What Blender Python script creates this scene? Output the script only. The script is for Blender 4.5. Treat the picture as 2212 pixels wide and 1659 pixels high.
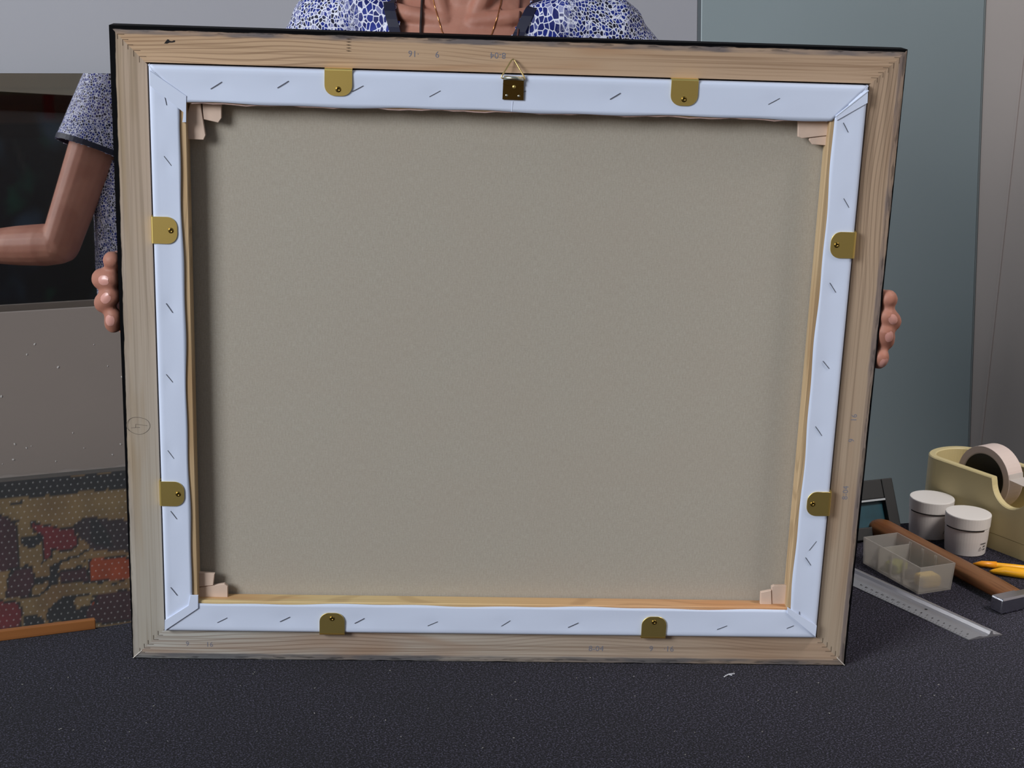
import bpy, bmesh, math, random
from mathutils import Vector, Matrix, Euler
from mathutils.bvhtree import BVHTree
random.seed(7)
S = bpy.context.scene
COL = S.collection
PI = math.pi
for o in list(bpy.data.objects):
    bpy.data.objects.remove(o, do_unlink=True)

# ------------------------------------------------------------------ camera
F_PX, FW, FH = 3453.1, 2212, 1659
cam_d = bpy.data.cameras.new('camera')
cam = bpy.data.objects.new('camera', cam_d); COL.objects.link(cam)
rt2 = Vector((.99845, -.0456, .03178)).normalized(); fw = Vector((.05213, .96662, -.25084)).normalized(); up2 = rt2.cross(fw)
m = Matrix.Identity(4)
for i in range(3):
    m[i][0] = rt2[i]; m[i][1] = up2[i]; m[i][2] = -fw[i]
m.translation = Vector((-.0650, -1.37618, .62595))
cam.matrix_world = m
cam_d.sensor_fit = 'HORIZONTAL'; cam_d.sensor_width = 36.0; cam_d.lens = F_PX/FW*36.0
cam_d.clip_start = .02
S.camera = cam

# ------------------------------------------------------------------ world, lights, exposure
S.view_settings.view_transform = 'Standard'
S.view_settings.look = 'None'
S.view_settings.gamma = 1.0
S.view_settings.exposure = 0.0
S.view_settings.use_curve_mapping = False
S.cycles.use_denoising = True
W = bpy.data.worlds.new('daylight'); S.world = W; W.use_nodes = True
W.node_tree.nodes['Background'].inputs[0].default_value = (.62, .85, 1.10, 1)
W.node_tree.nodes['Background'].inputs[1].default_value = .22

def area(name, loc, target, sx, sy, power, col):
    L = bpy.data.lights.new(name, 'AREA'); L.shape = 'RECTANGLE'; L.size = sx; L.size_y = sy
    L.energy = power; L.color = col
    o = bpy.data.objects.new(name, L); COL.objects.link(o)
    o.location = loc
    o.rotation_euler = (Vector(target)-Vector(loc)).to_track_quat('-Z', 'Y').to_euler()
    return o
area('window_daylight', (-3.60, -3.15, 2.15), (0, .1, .25), 1.9, 1.9, 250, (.92, .96, 1.0))
jar_fill = area('jar_fill_light', (1.12, -.42, 1.40), (.64, .25, 0), .40, .40, 2.1, (1.0, .95, .90)); jar_fill.data.spread = math.radians(55)  # added fill lamp that brightens the jars and things at the right

# ------------------------------------------------------------------ node helpers
def new_mat(name):
    mt = bpy.data.materials.new(name); mt.use_nodes = True
    nt = mt.node_tree; nt.nodes.clear()
    return mt, nt
def N(nt, typ, **kw):
    n = nt.nodes.new(typ)
    for k, v in kw.items():
        if k.startswith('i_'):
            key = k[2:]
            n.inputs[int(key) if key.isdigit() else key.replace('_', ' ')].default_value = v
        else:
            setattr(n, k, v)
    return n
def lin(c):
    return tuple((x/255/12.92 if x/255 <= .04045 else ((x/255+.055)/1.055)**2.4) for x in c)+(1,)
def simple(name, col, rough=.5, metal=0.0, noise=None, bump=None, spec=.5, coat=0, coat_rough=.1, sheen=0):
    """colour is albedo as sRGB bytes; noise=(scale,amount); bump=(scale,strength,distance)"""
    mt, nt = new_mat(name)
    out = N(nt, 'ShaderNodeOutputMaterial'); p = N(nt, 'ShaderNodeBsdfPrincipled')
    nt.links.new(p.outputs[0], out.inputs[0])
    c = lin(col)
    p.inputs['Base Color'].default_value = c
    p.inputs['Roughness'].default_value = rough; p.inputs['Metallic'].default_value = metal
    p.inputs['Specular IOR Level'].default_value = spec
    p.inputs['Coat Weight'].default_value = coat; p.inputs['Coat Roughness'].default_value = coat_rough
    p.inputs['Sheen Weight'].default_value = sheen
    tc = N(nt, 'ShaderNodeTexCoord')
    if noise:
        nz = N(nt, 'ShaderNodeTexNoise'); nz.inputs['Scale'].default_value = noise[0]; nz.inputs['Detail'].default_value = 4
        nt.links.new(tc.outputs['Object'], nz.inputs['Vector'])
        mx = N(nt, 'ShaderNodeMix', data_type='RGBA')
        mx.inputs[6].default_value = tuple(x*(1-noise[1]) for x in c[:3])+(1,)
        mx.inputs[7].default_value = tuple(min(1, x*(1+noise[1])) for x in c[:3])+(1,)
        nt.links.new(nz.outputs[0], mx.inputs[0]); nt.links.new(mx.outputs[2], p.inputs['Base Color'])
    if bump:
        nb = N(nt, 'ShaderNodeTexNoise'); nb.inputs['Scale'].default_value = bump[0]; nb.inputs['Detail'].default_value = 3
        nt.links.new(tc.outputs['Object'], nb.inputs['Vector'])
        b = N(nt, 'ShaderNodeBump'); b.inputs['Strength'].default_value = bump[1]; b.inputs['Distance'].default_value = bump[2]
        nt.links.new(nb.outputs[0], b.inputs['Height']); nt.links.new(b.outputs[0], p.inputs['Normal'])
    return mt
def math_n(nt, op, a, b=None, c=None, clamp=False):
    n = N(nt, 'ShaderNodeMath', operation=op, use_clamp=clamp)
    for i, v in enumerate((a, b, c)):
        if v is None: continue
        if isinstance(v, (int, float)): n.inputs[i].default_value = v
        else: nt.links.new(v, n.inputs[i])
    return n.outputs[0]
def mixc(nt, f, a, b):
    n = N(nt, 'ShaderNodeMix', data_type='RGBA')
    for i, v in ((0, f), (6, a), (7, b)):
        if isinstance(v, (int, float, tuple)): n.inputs[i].default_value = v
        else: nt.links.new(v, n.inputs[i])
    return n.outputs[2]
def smooth(nt, v, a, b):
    n = N(nt, 'ShaderNodeMapRange', interpolation_type='SMOOTHSTEP')
    nt.links.new(v, n.inputs[0]); n.inputs[1].default_value = a; n.inputs[2].default_value = b
    return n.outputs[0]

def wood(name, c0, c1, dark, seed, half=.33, grain=.35, rough=.6, paint=None, xsplit=None):
    """grain runs along object X.  c0/c1: colours at the two ends.  paint=(black0, black1, smear_amount, smear_colour)"""
    mt, nt = new_mat(name)
    out = N(nt, 'ShaderNodeOutputMaterial'); p = N(nt, 'ShaderNodeBsdfPrincipled')
    nt.links.new(p.outputs[0], out.inputs[0]); p.inputs['Roughness'].default_value = rough
    p.inputs['Specular IOR Level'].default_value = .25
    tc = N(nt, 'ShaderNodeTexCoord'); ob = tc.outputs['Object']
    sp = N(nt, 'ShaderNodeSeparateXYZ'); nt.links.new(ob, sp.inputs[0])
    def noise(sc, detail=4, dist=0.0, off=0.0):
        mp = N(nt, 'ShaderNodeMapping'); nt.links.new(ob, mp.inputs[0])
        mp.inputs['Scale'].default_value = sc; mp.inputs['Location'].default_value = (seed*3.1+off, seed*1.7+off, seed)
        n = N(nt, 'ShaderNodeTexNoise'); nt.links.new(mp.outputs[0], n.inputs['Vector'])
        n.inputs['Scale'].default_value = 1; n.inputs['Detail'].default_value = detail; n.inputs['Distortion'].default_value = dist
        return n.outputs[0]
    fine = noise((5, 720, 720)); mid = noise((2.6, 270, 270), 3, .5, 5); big = noise((5, 38, 38), 2, .4, 9)
    fx = smooth(nt, sp.outputs[0], -half, half) if xsplit is None else smooth(nt, sp.outputs[0], xsplit-.004, xsplit+.004)
    base = mixc(nt, fx, lin(c0), lin(c1))
    base = mixc(nt, math_n(nt, 'MULTIPLY', smooth(nt, big, .48, .72), .75), base, lin(dark))
    g = math_n(nt, 'MULTIPLY', smooth(nt, mid, .5, .66), grain)
    base = mixc(nt, g, base, lin(tuple(x*.72 for x in dark)))
    # flat-sawn figure: curved year rings in some stretches of the rail
    lowf = noise((2.4, 9, 9), 2, 0, 13); msk = noise((3.0, 12, 12), 2, 0, 21)
    yy = math_n(nt, 'ADD', math_n(nt, 'MULTIPLY', lowf, .055), sp.outputs[1])
    sn = math_n(nt, 'SINE', math_n(nt, 'MULTIPLY', yy, 2100.0))
    rings_ = math_n(nt, 'MULTIPLY', smooth(nt, sn, .35, .95), math_n(nt, 'MULTIPLY', smooth(nt, msk, .46, .60), grain*1.1))
    base = mixc(nt, rings_, base, lin(tuple(x*.70 for x in dark)))
    g2 = math_n(nt, 'MULTIPLY', smooth(nt, fine, .5, .75), grain*.5)
    base = mixc(nt, g2, base, lin(tuple(x*.8 for x in dark)))
    if paint:
        b0, b1, sm, smc = paint
        edge = noise((55, 330, 330), 4, 0, 3); blot = noise((16, 60, 60), 3, 0, 7)
        w = N(nt, 'ShaderNodeMapRange'); nt.links.new(sp.outputs[0], w.inputs[0])
        w.inputs[1].default_value = -half; w.inputs[2].default_value = half; w.inputs[3].default_value = b0; w.inputs[4].default_value = b1
        a = math_n(nt, 'ADD', sp.outputs[1], math_n(nt, 'MULTIPLY', math_n(nt, 'SUBTRACT', edge, .5), .0026))
        d = math_n(nt, 'SUBTRACT', a, w.outputs[0])
        # smear: the thin black paint rubbed over the chamfer
        s = math_n(nt, 'SUBTRACT', 1.0, smooth(nt, a, .0055, .0078))
        s = math_n(nt, 'MULTIPLY', s, math_n(nt, 'MULTIPLY', math_n(nt, 'ADD', .30, math_n(nt, 'MULTIPLY', smooth(nt, blot, .38, .62), .6)), sm), clamp=True)
        base = mixc(nt, s, base, lin(smc))
        s2 = math_n(nt, 'MULTIPLY', math_n(nt, 'MULTIPLY', smooth(nt, edge, .52, .6), math_n(nt, 'SUBTRACT', 1.0, smooth(nt, a, .0035, .0062))), sm*.6)
        base = mixc(nt, s2, base, lin((22, 22, 26)))
        k = math_n(nt, 'SUBTRACT', 1.0, smooth(nt, d, -.0004, .0004))
        front = smooth(nt, sp.outputs[2], .0165, .0172)
        side = smooth(nt, sp.outputs[2], .0016, .0022)
        side = math_n(nt, 'MULTIPLY', side, math_n(nt, 'SUBTRACT', 1.0, smooth(nt, sp.outputs[1], .004, .005)))
        k = math_n(nt, 'MAXIMUM', math_n(nt, 'MAXIMUM', k, side), front)
        base = mixc(nt, k, base, lin((8, 8, 10)))
        nt.links.new(math_n(nt, 'MULTIPLY', math_n(nt, 'SUBTRACT', 1.0, math_n(nt, 'MULTIPLY', k, .85)), .25), p.inputs['Specular IOR Level'])
    nt.links.new(base, p.inputs['Base Color'])
    b = N(nt, 'ShaderNodeBump'); b.inputs['Strength'].default_value = .15; b.inputs['Distance'].default_value = .0006
    nt.links.new(mid, b.inputs['Height']); nt.links.new(b.outputs[0], p.inputs['Normal'])
    return mt

# ------------------------------------------------------------------ object helpers
def tag(o, label=None, cat=None, group=None, kind=None):
    if label: o['label'] = label
    if cat: o['category'] = cat
    if group: o['group'] = group
    if kind: o['kind'] = kind
    return o
def thing(name, label, cat, loc=(0, 0, 0), rotz=0.0, group=None, mat=None):
    o = bpy.data.objects.new(name, None); COL.objects.link(o)
    o.empty_display_size = .05
    if mat is not None: o.matrix_world = mat
    else:
        o.location = loc; o.rotation_euler = (0, 0, rotz)
    return tag(o, label, cat, group)
def link(name, me, mat, parent=None, mtx=None, smooth_=False):
    o = bpy.data.objects.new(name, me); COL.objects.link(o)
    if mat is not None and not me.materials:
        for mm in (mat if isinstance(mat, (list, tuple)) else [mat]): me.materials.append(mm)
    if parent is not None: o.parent = parent
    if mtx is not None: o.matrix_basis = mtx
    if smooth_:
        for pz in me.polygons: pz.use_smooth = True
    return o
def build(name, bm, mat, parent=None, mtx=None, smooth_=False, recalc=True):
    if recalc: bmesh.ops.recalc_face_normals(bm, faces=bm.faces)
    me = bpy.data.meshes.new(name); bm.to_mesh(me); bm.free()
    return link(name, me, mat, parent, mtx, smooth_)
def T(x, y, z): return Matrix.Translation((x, y, z))
def add_box(bm, c, s, rot=None, bev=0.0, seg=2):
    r = bmesh.ops.create_cube(bm, size=1.0)
    vs = r['verts']
    M_ = Matrix.Translation(c) @ (rot if rot is not None else Matrix.Identity(4)) @ Matrix.Diagonal((s[0], s[1], s[2], 1))
    if bev > 0:
        bmesh.ops.transform(bm, matrix=Matrix.Diagonal((s[0], s[1], s[2], 1)), verts=vs)
        es = list({e for v in vs for e in v.link_edges})
        g = bmesh.ops.bevel(bm, geom=es, offset=bev, segments=seg, profile=.5, affect='EDGES')
        allv = list({v for f in g['faces'] for v in f.verts} | {v for v in vs if v.is_valid})
        # every vertex of this island
        seen = set(allv); st = list(allv)
        while st:
            v = st.pop()
            for e in v.link_edges:
                w = e.other_vert(v)
                if w not in seen: seen.add(w); st.append(w)
        bmesh.ops.transform(bm, matrix=Matrix.Translation(c) @ (rot if rot is not None else Matrix.Identity(4)), verts=list(seen))
    else:
        bmesh.ops.transform(bm, matrix=M_, verts=vs)
def box_bm(c, s, rot=None, bev=0.0, seg=2):
    bm = bmesh.new(); add_box(bm, c, s, rot, bev, seg); return bm
def add_loft(bm, rings, close=True):
    """rings: list of equal-length vertex loops"""
    L = [[bm.verts.new(p) for p in r] for r in rings]
    n = len(L[0])
    for a, b in zip(L, L[1:]):
        for i in range(n):
            j = (i+1) % n
            bm.faces.new((a[i], a[j], b[j], b[i]))
    if close:
        bm.faces.new(L[0][::-1]); bm.faces.new(L[-1])
    return L
def frame_of(t, hint=(0, 0, 1)):
    t = t.normalized(); h = Vector(hint)
    if abs(t.dot(h)) > .95: h = Vector((1, 0, 0))
    a = h.cross(t).normalized(); b = t.cross(a).normalized()
    return a, b
def add_tube(bm, pts, rad, n=10, close=True, round_ends=False, flat=None, hint=(0, 0, 1)):
    pts = [Vector(p) for p in pts]
    if not isinstance(rad, (list, tuple)): rad = [rad]*len(pts)
    rad = list(rad)
    if round_ends:
        for end in (0, -1):
            p = pts[end]; q = pts[1] if end == 0 else pts[-2]; d = (p-q).normalized(); r = rad[end]
            ex = [(p+d*r*.55, r*.83), (p+d*r*.9, r*.42)]
            if end == 0:
                pts = [e[0] for e in ex[::-1]]+pts; rad = [e[1] for e in ex[::-1]]+rad
            else:
                pts = pts+[e[0] for e in ex]; rad = rad+[e[1] for e in ex]
    rings = []
    a = None
    for i, p in enumerate(pts):
        t = (pts[min(i+1, len(pts)-1)]-pts[max(i-1, 0)])
        if t.length < 1e-9: t = Vector((0, 0, 1))
        t.normalize()
        if a is None: a, b = frame_of(t, hint)
        else:
            a = (a-t*a.dot(t)).normalized(); b = t.cross(a).normalized()
        fl = flat if flat else 1.0
        rings.append([p+a*rad[i]*math.cos(2*PI*k/n)+b*rad[i]*fl*math.sin(2*PI*k/n) for k in range(n)])
    add_loft(bm, rings, close)
def tube_bm(*a, **k):
    bm = bmesh.new(); add_tube(bm, *a, **k); return bm
def add_lathe(bm, prof, n=32, c=(0, 0, 0)):
    """prof: (r,z) from bottom axis to top axis"""
    c = Vector(c); rings = []
    for r, z in prof:
        rings.append([c+Vector((max(r, 1e-5)*math.cos(2*PI*k/n), max(r, 1e-5)*math.sin(2*PI*k/n), z)) for k in range(n)])
    add_loft(bm, rings, True)
def lathe_bm(*a, **k):
    bm = bmesh.new(); add_lathe(bm, *a, **k); return bm
def add_prism(bm, poly, z0, z1, mtx=None, bev=0.0):
    a = [bm.verts.new((p[0], p[1], z0)) for p in poly]; b = [bm.verts.new((p[0], p[1], z1)) for p in poly]
    n = len(poly)
    fs = [bm.faces.new(a[::-1]), bm.faces.new(b)]
    for i in range(n):
        j = (i+1) % n; fs.append(bm.faces.new((a[i], a[j], b[j], b[i])))
    if bev > 0:
        es = list({e for f in fs[:2] for e in f.edges})
        g = bmesh.ops.bevel(bm, geom=es, offset=bev, segments=1, profile=.5, affect='EDGES')
        vs = list({v for f in g['faces'] for v in f.verts})
        seen = set(vs); st = list(vs)
        while st:
            v = st.pop()
            for e in v.link_edges:
                w = e.other_vert(v)
                if w not in seen: seen.add(w); st.append(w)
        vs = list(seen)
    else: vs = a+b
    if mtx is not None: bmesh.ops.transform(bm, matrix=mtx, verts=vs)
def prism_bm(*a, **k):
    bm = bmesh.new(); add_prism(bm, *a, **k); return bm
def add_strip(bm, prof, L, n, mitre=1.0, fn=None):
    """closed profile (a, d) swept along X, both ends mitred; fn(x,a,d)->(dx,da,dd) displacement"""
    rings = []
    for i in range(n+1):
        t = i/n; r = []
        for a, d in prof:
            h = L/2-a*mitre; x = -h+2*h*t
            if fn:
                q = fn(x, a, d); r.append((x+q[0], a+q[1], d+q[2]))
            else: r.append((x, a, d))
        rings.append(r)
    add_loft(bm, rings, True)
def poly_xz(pts, y0, y1, bev=0.0):
    """a flat piece lying in the frame's plane: polygon in (x,z), thickness y0..y1"""
    bm = bmesh.new()
    add_prism(bm, [(p[0], p[1]) for p in pts], -y1, -y0, Matrix(((1, 0, 0, 0), (0, 0, -1, 0), (0, 1, 0, 0), (0, 0, 0, 1))), bev)
    return bm
def text_mesh(s, size, extrude=.00002):
    cu = bpy.data.curves.new('letters', 'FONT'); cu.body = s; cu.size = size; cu.extrude = extrude; cu.resolution_u = 2
    cu.align_x = 'LEFT'; cu.align_y = 'BOTTOM_BASELINE'
    o = bpy.data.objects.new('letters', cu); COL.objects.link(o)
    dg = bpy.context.evaluated_depsgraph_get(); dg.update()
    me = bpy.data.meshes.new_from_object(o.evaluated_get(dg))
    bpy.data.objects.remove(o); bpy.data.curves.remove(cu)
    me.materials.clear()
    return me
def voxel(bm, size, it=3):
    """one continuous skin from overlapping closed shells"""
    bmesh.ops.recalc_face_normals(bm, faces=bm.faces)
    me = bpy.data.meshes.new('shell'); bm.to_mesh(me); bm.free()
    o = bpy.data.objects.new('shell', me); COL.objects.link(o)
    r = o.modifiers.new('r', 'REMESH'); r.mode = 'VOXEL'; r.voxel_size = size; r.use_smooth_shade = True
    s = o.modifiers.new('s', 'SMOOTH'); s.factor = .5; s.iterations = it
    dg = bpy.context.evaluated_depsgraph_get(); dg.update()
    res = bpy.data.meshes.new_from_object(o.evaluated_get(dg))
    bpy.data.objects.remove(o); bpy.data.meshes.remove(me)
    return res
# ------------------------------------------------------------------ setting
TH = math.radians(20.0)                     # the table and the wall behind it stand turned against the frame
U = Vector((math.cos(TH), math.sin(TH), 0)); V = Vector((-math.sin(TH), math.cos(TH), 0))
ORG = Vector((-.4644, .0445, 0))            # a point of the table's rear edge
FLOOR = -.75
def uv(u, v, z=0): return ORG+U*u+V*v+Vector((0, 0, z))
RZ = Matrix.Rotation(TH, 4, 'Z')

m_floor = simple('floor_vinyl', (110, 104, 98), .6, noise=(4, .12))
m_wall = simple('wall_paint', (196, 190, 186), .8, noise=(3, .04), bump=(160, .15, .001))
m_wall_warm = simple('wall_paint_warm', (188, 174, 167), .75, noise=(3, .05), bump=(120, .12, .001))
m_wall_dark = simple('wall_dark', (196, 174, 150), .8, noise=(1.5, .25))
bm = box_bm((.3, -.6, FLOOR-.05), (7.0, 7.2, .1)); o = build('floor', bm, m_floor); o['kind'] = 'structure'
def wall(name, u0, u1, v0, v1, mat, z1=2.0):
    bm = box_bm(((u0+u1)/2, (v0+v1)/2, (FLOOR+z1)/2), (u1-u0, v1-v0, z1-FLOOR))
    o = build(name, bm, mat, mtx=Matrix.Translation(ORG) @ RZ); o['kind'] = 'structure'; return o
wall('wall_back', -2.2, 2.00, .972, 1.072, m_wall)
wall('wall_right', 1.8035, 2.00, -2.6, .972, m_wall_warm)
bm = box_bm((1.8025, .800, (FLOOR+2.0)/2), (.003, .006, 2.0-FLOOR), bev=.001)
o = build('trim_1', bm, m_wall_warm, mtx=Matrix.Translation(ORG) @ RZ); o['kind'] = 'structure'
bm = box_bm((.0, -3.9, (FLOOR+2.0)/2), (7.0, .1, 2.0-FLOOR)); o = build('wall_front', bm, m_wall_dark); o['kind'] = 'structure'

# boards and pictures that lean on the rear wall, six degrees back
EPS = math.radians(6.0)
def lean(dist, yaw=20.0):
    """matrix: local x along the wall, local y up the board, local z out of its front face; origin at table height"""
    t = math.radians(yaw); U_ = Vector((math.cos(t), math.sin(t), 0)); V_ = Vector((-math.sin(t), math.cos(t), 0))
    n = Vector((math.sin(t)*math.cos(EPS), -math.cos(t)*math.cos(EPS), math.sin(EPS)))
    w = n.cross(U_).normalized()
    M_ = Matrix.Identity(4)
    for i in range(3):
        M_[i][0] = U_[i]; M_[i][1] = w[i]; M_[i][2] = n[i]
    M_.translation = ORG+V_*dist
    return M_
WB = FLOOR/math.cos(EPS)+.0006               # w of a board's foot on the floor
def lean_thing(name, label, cat, u0, u1, w0, w1, dist, thick):
    r = thing(name, label, cat, mat=lean(dist) @ T((u0+u1)/2, w0, 0))
    return r
m_white_board = simple('white_board', (193, 192, 198), .7, noise=(6, .03), bump=(220, .12, .0006))
m_pale_board = simple('pale_board', (168, 182, 185), .34, noise=(4, .03), spec=.35)
def board(name, label, cat, u0, u1, w1, dist, thick, mat):
    r = thing(name, label, cat, mat=lean(dist) @ T((u0+u1)/2, WB, 0))
    build('panel', box_bm((0, (w1-WB)/2, -thick/2), (u1-u0, w1-WB, thick), bev=.001, seg=1), mat, r)
    return r
board('white_board', 'large white board leaning on the wall behind the woman and the dark picture', 'board', -.9, 1.2155, 1.10, .85, .006, m_white_board)
pb_ = board('pale_board', 'tall pale blue grey sheet leaning on the wall to the right of the woman', 'board', 1.2225, 1.7985, 1.10, .85, .006, m_pale_board)
build('joint_strip', box_bm((-.2915, (1.10-WB)/2, -.0021), (.0066, 1.10-WB, .003)), simple('joint_strip', (116, 124, 129), .6), pb_)
build('edge_strip', box_bm((.2899, (1.10-WB)/2, -.0021), (.0036, 1.10-WB, .003)), simple('edge_strip', (150, 158, 158), .6), pb_)

def paint_grid(name, w, h, nx, ny, fn, z=0.0):
    """flat painted face: vertex colours hold the print"""
    me = bpy.data.meshes.new(name)
    vs = [(-w/2+w*i/nx, h*j/ny, z) for j in range(ny+1) for i in range(nx+1)]
    fs = [(j*(nx+1)+i, j*(nx+1)+i+1, (j+1)*(nx+1)+i+1, (j+1)*(nx+1)+i) for j in range(ny) for i in range(nx)]
    me.from_pydata(vs, [], fs); me.update()
    at = me.color_attributes.new('print', 'FLOAT_COLOR', 'POINT')
    buf = []
    for v in vs: buf += list(fn(v[0], v[1]))
    at.data.foreach_set('color', buf)
    return me
def print_mat(name, rough=.5):
    mt, nt = new_mat(name)
    out = N(nt, 'ShaderNodeOutputMaterial'); p = N(nt, 'ShaderNodeBsdfPrincipled'); nt.links.new(p.outputs[0], out.inputs[0])
    a = N(nt, 'ShaderNodeAttribute', attribute_name='print'); nt.links.new(a.outputs['Color'], p.inputs['Base Color'])
    p.inputs['Roughness'].default_value = rough; p.inputs['Specular IOR Level'].default_value = .2
    return mt
def hashn(x, y):
    s = math.sin(x*127.1+y*311.7)*43758.5453; return s-math.floor(s)
def vnoise(x, y):
    i, j = math.floor(x), math.floor(y); f, g = x-i, y-j
    f = f*f*(3-2*f); g = g*g*(3-2*g)
    a = hashn(i, j)*(1-f)+hashn(i+1, j)*f; b = hashn(i, j+1)*(1-f)+hashn(i+1, j+1)*f
    return a*(1-g)+b*g
def lerp3(a, b, t): return tuple(x+(y-x)*t for x, y in zip(a, b))

# the glazed picture, whose pane mirrors the woman's arm and back
GU0, GU1, GW1 = -.55, .46, .4720
g_root = thing('glazed_picture', 'dark glazed picture with painted-in room reflections leaning on the white board, its pane mirroring an arm', 'picture', mat=lean(.75, 23.5) @ T((GU0+GU1)/2, WB, 0))
gw, gh = GU1-GU0, GW1-WB
def reflection_print(x, y):  # upper bands: room reflections painted into the print; black strip: mirrored frame top
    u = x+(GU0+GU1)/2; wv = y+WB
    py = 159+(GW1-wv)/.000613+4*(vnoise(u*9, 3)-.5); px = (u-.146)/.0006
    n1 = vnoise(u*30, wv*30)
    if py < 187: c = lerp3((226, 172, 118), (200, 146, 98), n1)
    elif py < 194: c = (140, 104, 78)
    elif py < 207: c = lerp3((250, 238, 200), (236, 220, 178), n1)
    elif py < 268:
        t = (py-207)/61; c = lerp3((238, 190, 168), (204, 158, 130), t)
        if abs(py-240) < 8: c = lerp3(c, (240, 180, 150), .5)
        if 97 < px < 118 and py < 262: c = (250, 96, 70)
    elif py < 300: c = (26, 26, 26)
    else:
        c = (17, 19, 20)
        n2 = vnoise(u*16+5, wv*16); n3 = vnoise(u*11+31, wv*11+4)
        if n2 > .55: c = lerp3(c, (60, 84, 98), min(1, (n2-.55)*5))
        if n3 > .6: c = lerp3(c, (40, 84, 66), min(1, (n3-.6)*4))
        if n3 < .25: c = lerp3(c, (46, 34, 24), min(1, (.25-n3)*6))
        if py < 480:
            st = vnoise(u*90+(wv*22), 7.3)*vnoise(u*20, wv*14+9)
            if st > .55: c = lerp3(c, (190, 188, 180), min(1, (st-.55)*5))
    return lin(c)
build('backing', box_bm((0, gh/2, -.008), (gw, gh, .010), bev=.0008, seg=1), simple('picture_backing', (40, 34, 30), .6), g_root)
link('print', paint_grid('print', gw-.001, gh-.001, 210, 250, reflection_print, -.0027), print_mat('reflection_paint'), g_root)
mt, nt = new_mat('picture_glass')
out = N(nt, 'ShaderNodeOutputMaterial'); gl = N(nt, 'ShaderNodeBsdfGlossy'); tr = N(nt, 'ShaderNodeBsdfTransparent'); mx = N(nt, 'ShaderNodeMixShader')
gl.inputs['Roughness'].default_value = .012; gl.inputs['Color'].default_value = (1, .98, .96, 1)
tr.inputs['Color'].default_value = (.95, .95, .94, 1); mx.inputs[0].default_value = .74
nt.links.new(tr.outputs[0], mx.inputs[1]); nt.links.new(gl.outputs[0], mx.inputs[2]); nt.links.new(mx.outputs[0], out.inputs[0])
build('glass_pane', box_bm((0, gh/2, -.001), (gw, gh, .002)), mt, g_root)

# the beige board in front of it
m_beige = simple('grey_card', (140, 128, 120), .75, noise=(8, .04), bump=(300, .1, .0005))
b_root = thing('beige_board', 'plain grey beige sheet standing in front of the dark glazed picture', 'board', mat=lean(.70, 23.5) @ T(-.1, WB, 0))
build('panel', box_bm((0, (.1605-WB)/2, -.003), (1.0, .1605-WB, .006), bev=.001, seg=1), m_beige, b_root)
bm = bmesh.new()
for k in range(110):  # pale specks put in for the glints of plastic film
    x, y = random.uniform(-.1, .46), random.uniform(.58, .87); r = random.uniform(.0006, .0015)
    a = random.uniform(0, PI); bmesh.ops.create_icosphere(bm, subdivisions=1, radius=r, matrix=T(x, y, .0003) @ Matrix.Rotation(a, 4, 'Z') @ Matrix.Diagonal((1.5, 1, .4, 1)))
o = build('film_glints', bm, simple('film_glints', (190, 184, 178), .9), b_root); o['kind'] = 'stuff'

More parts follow.
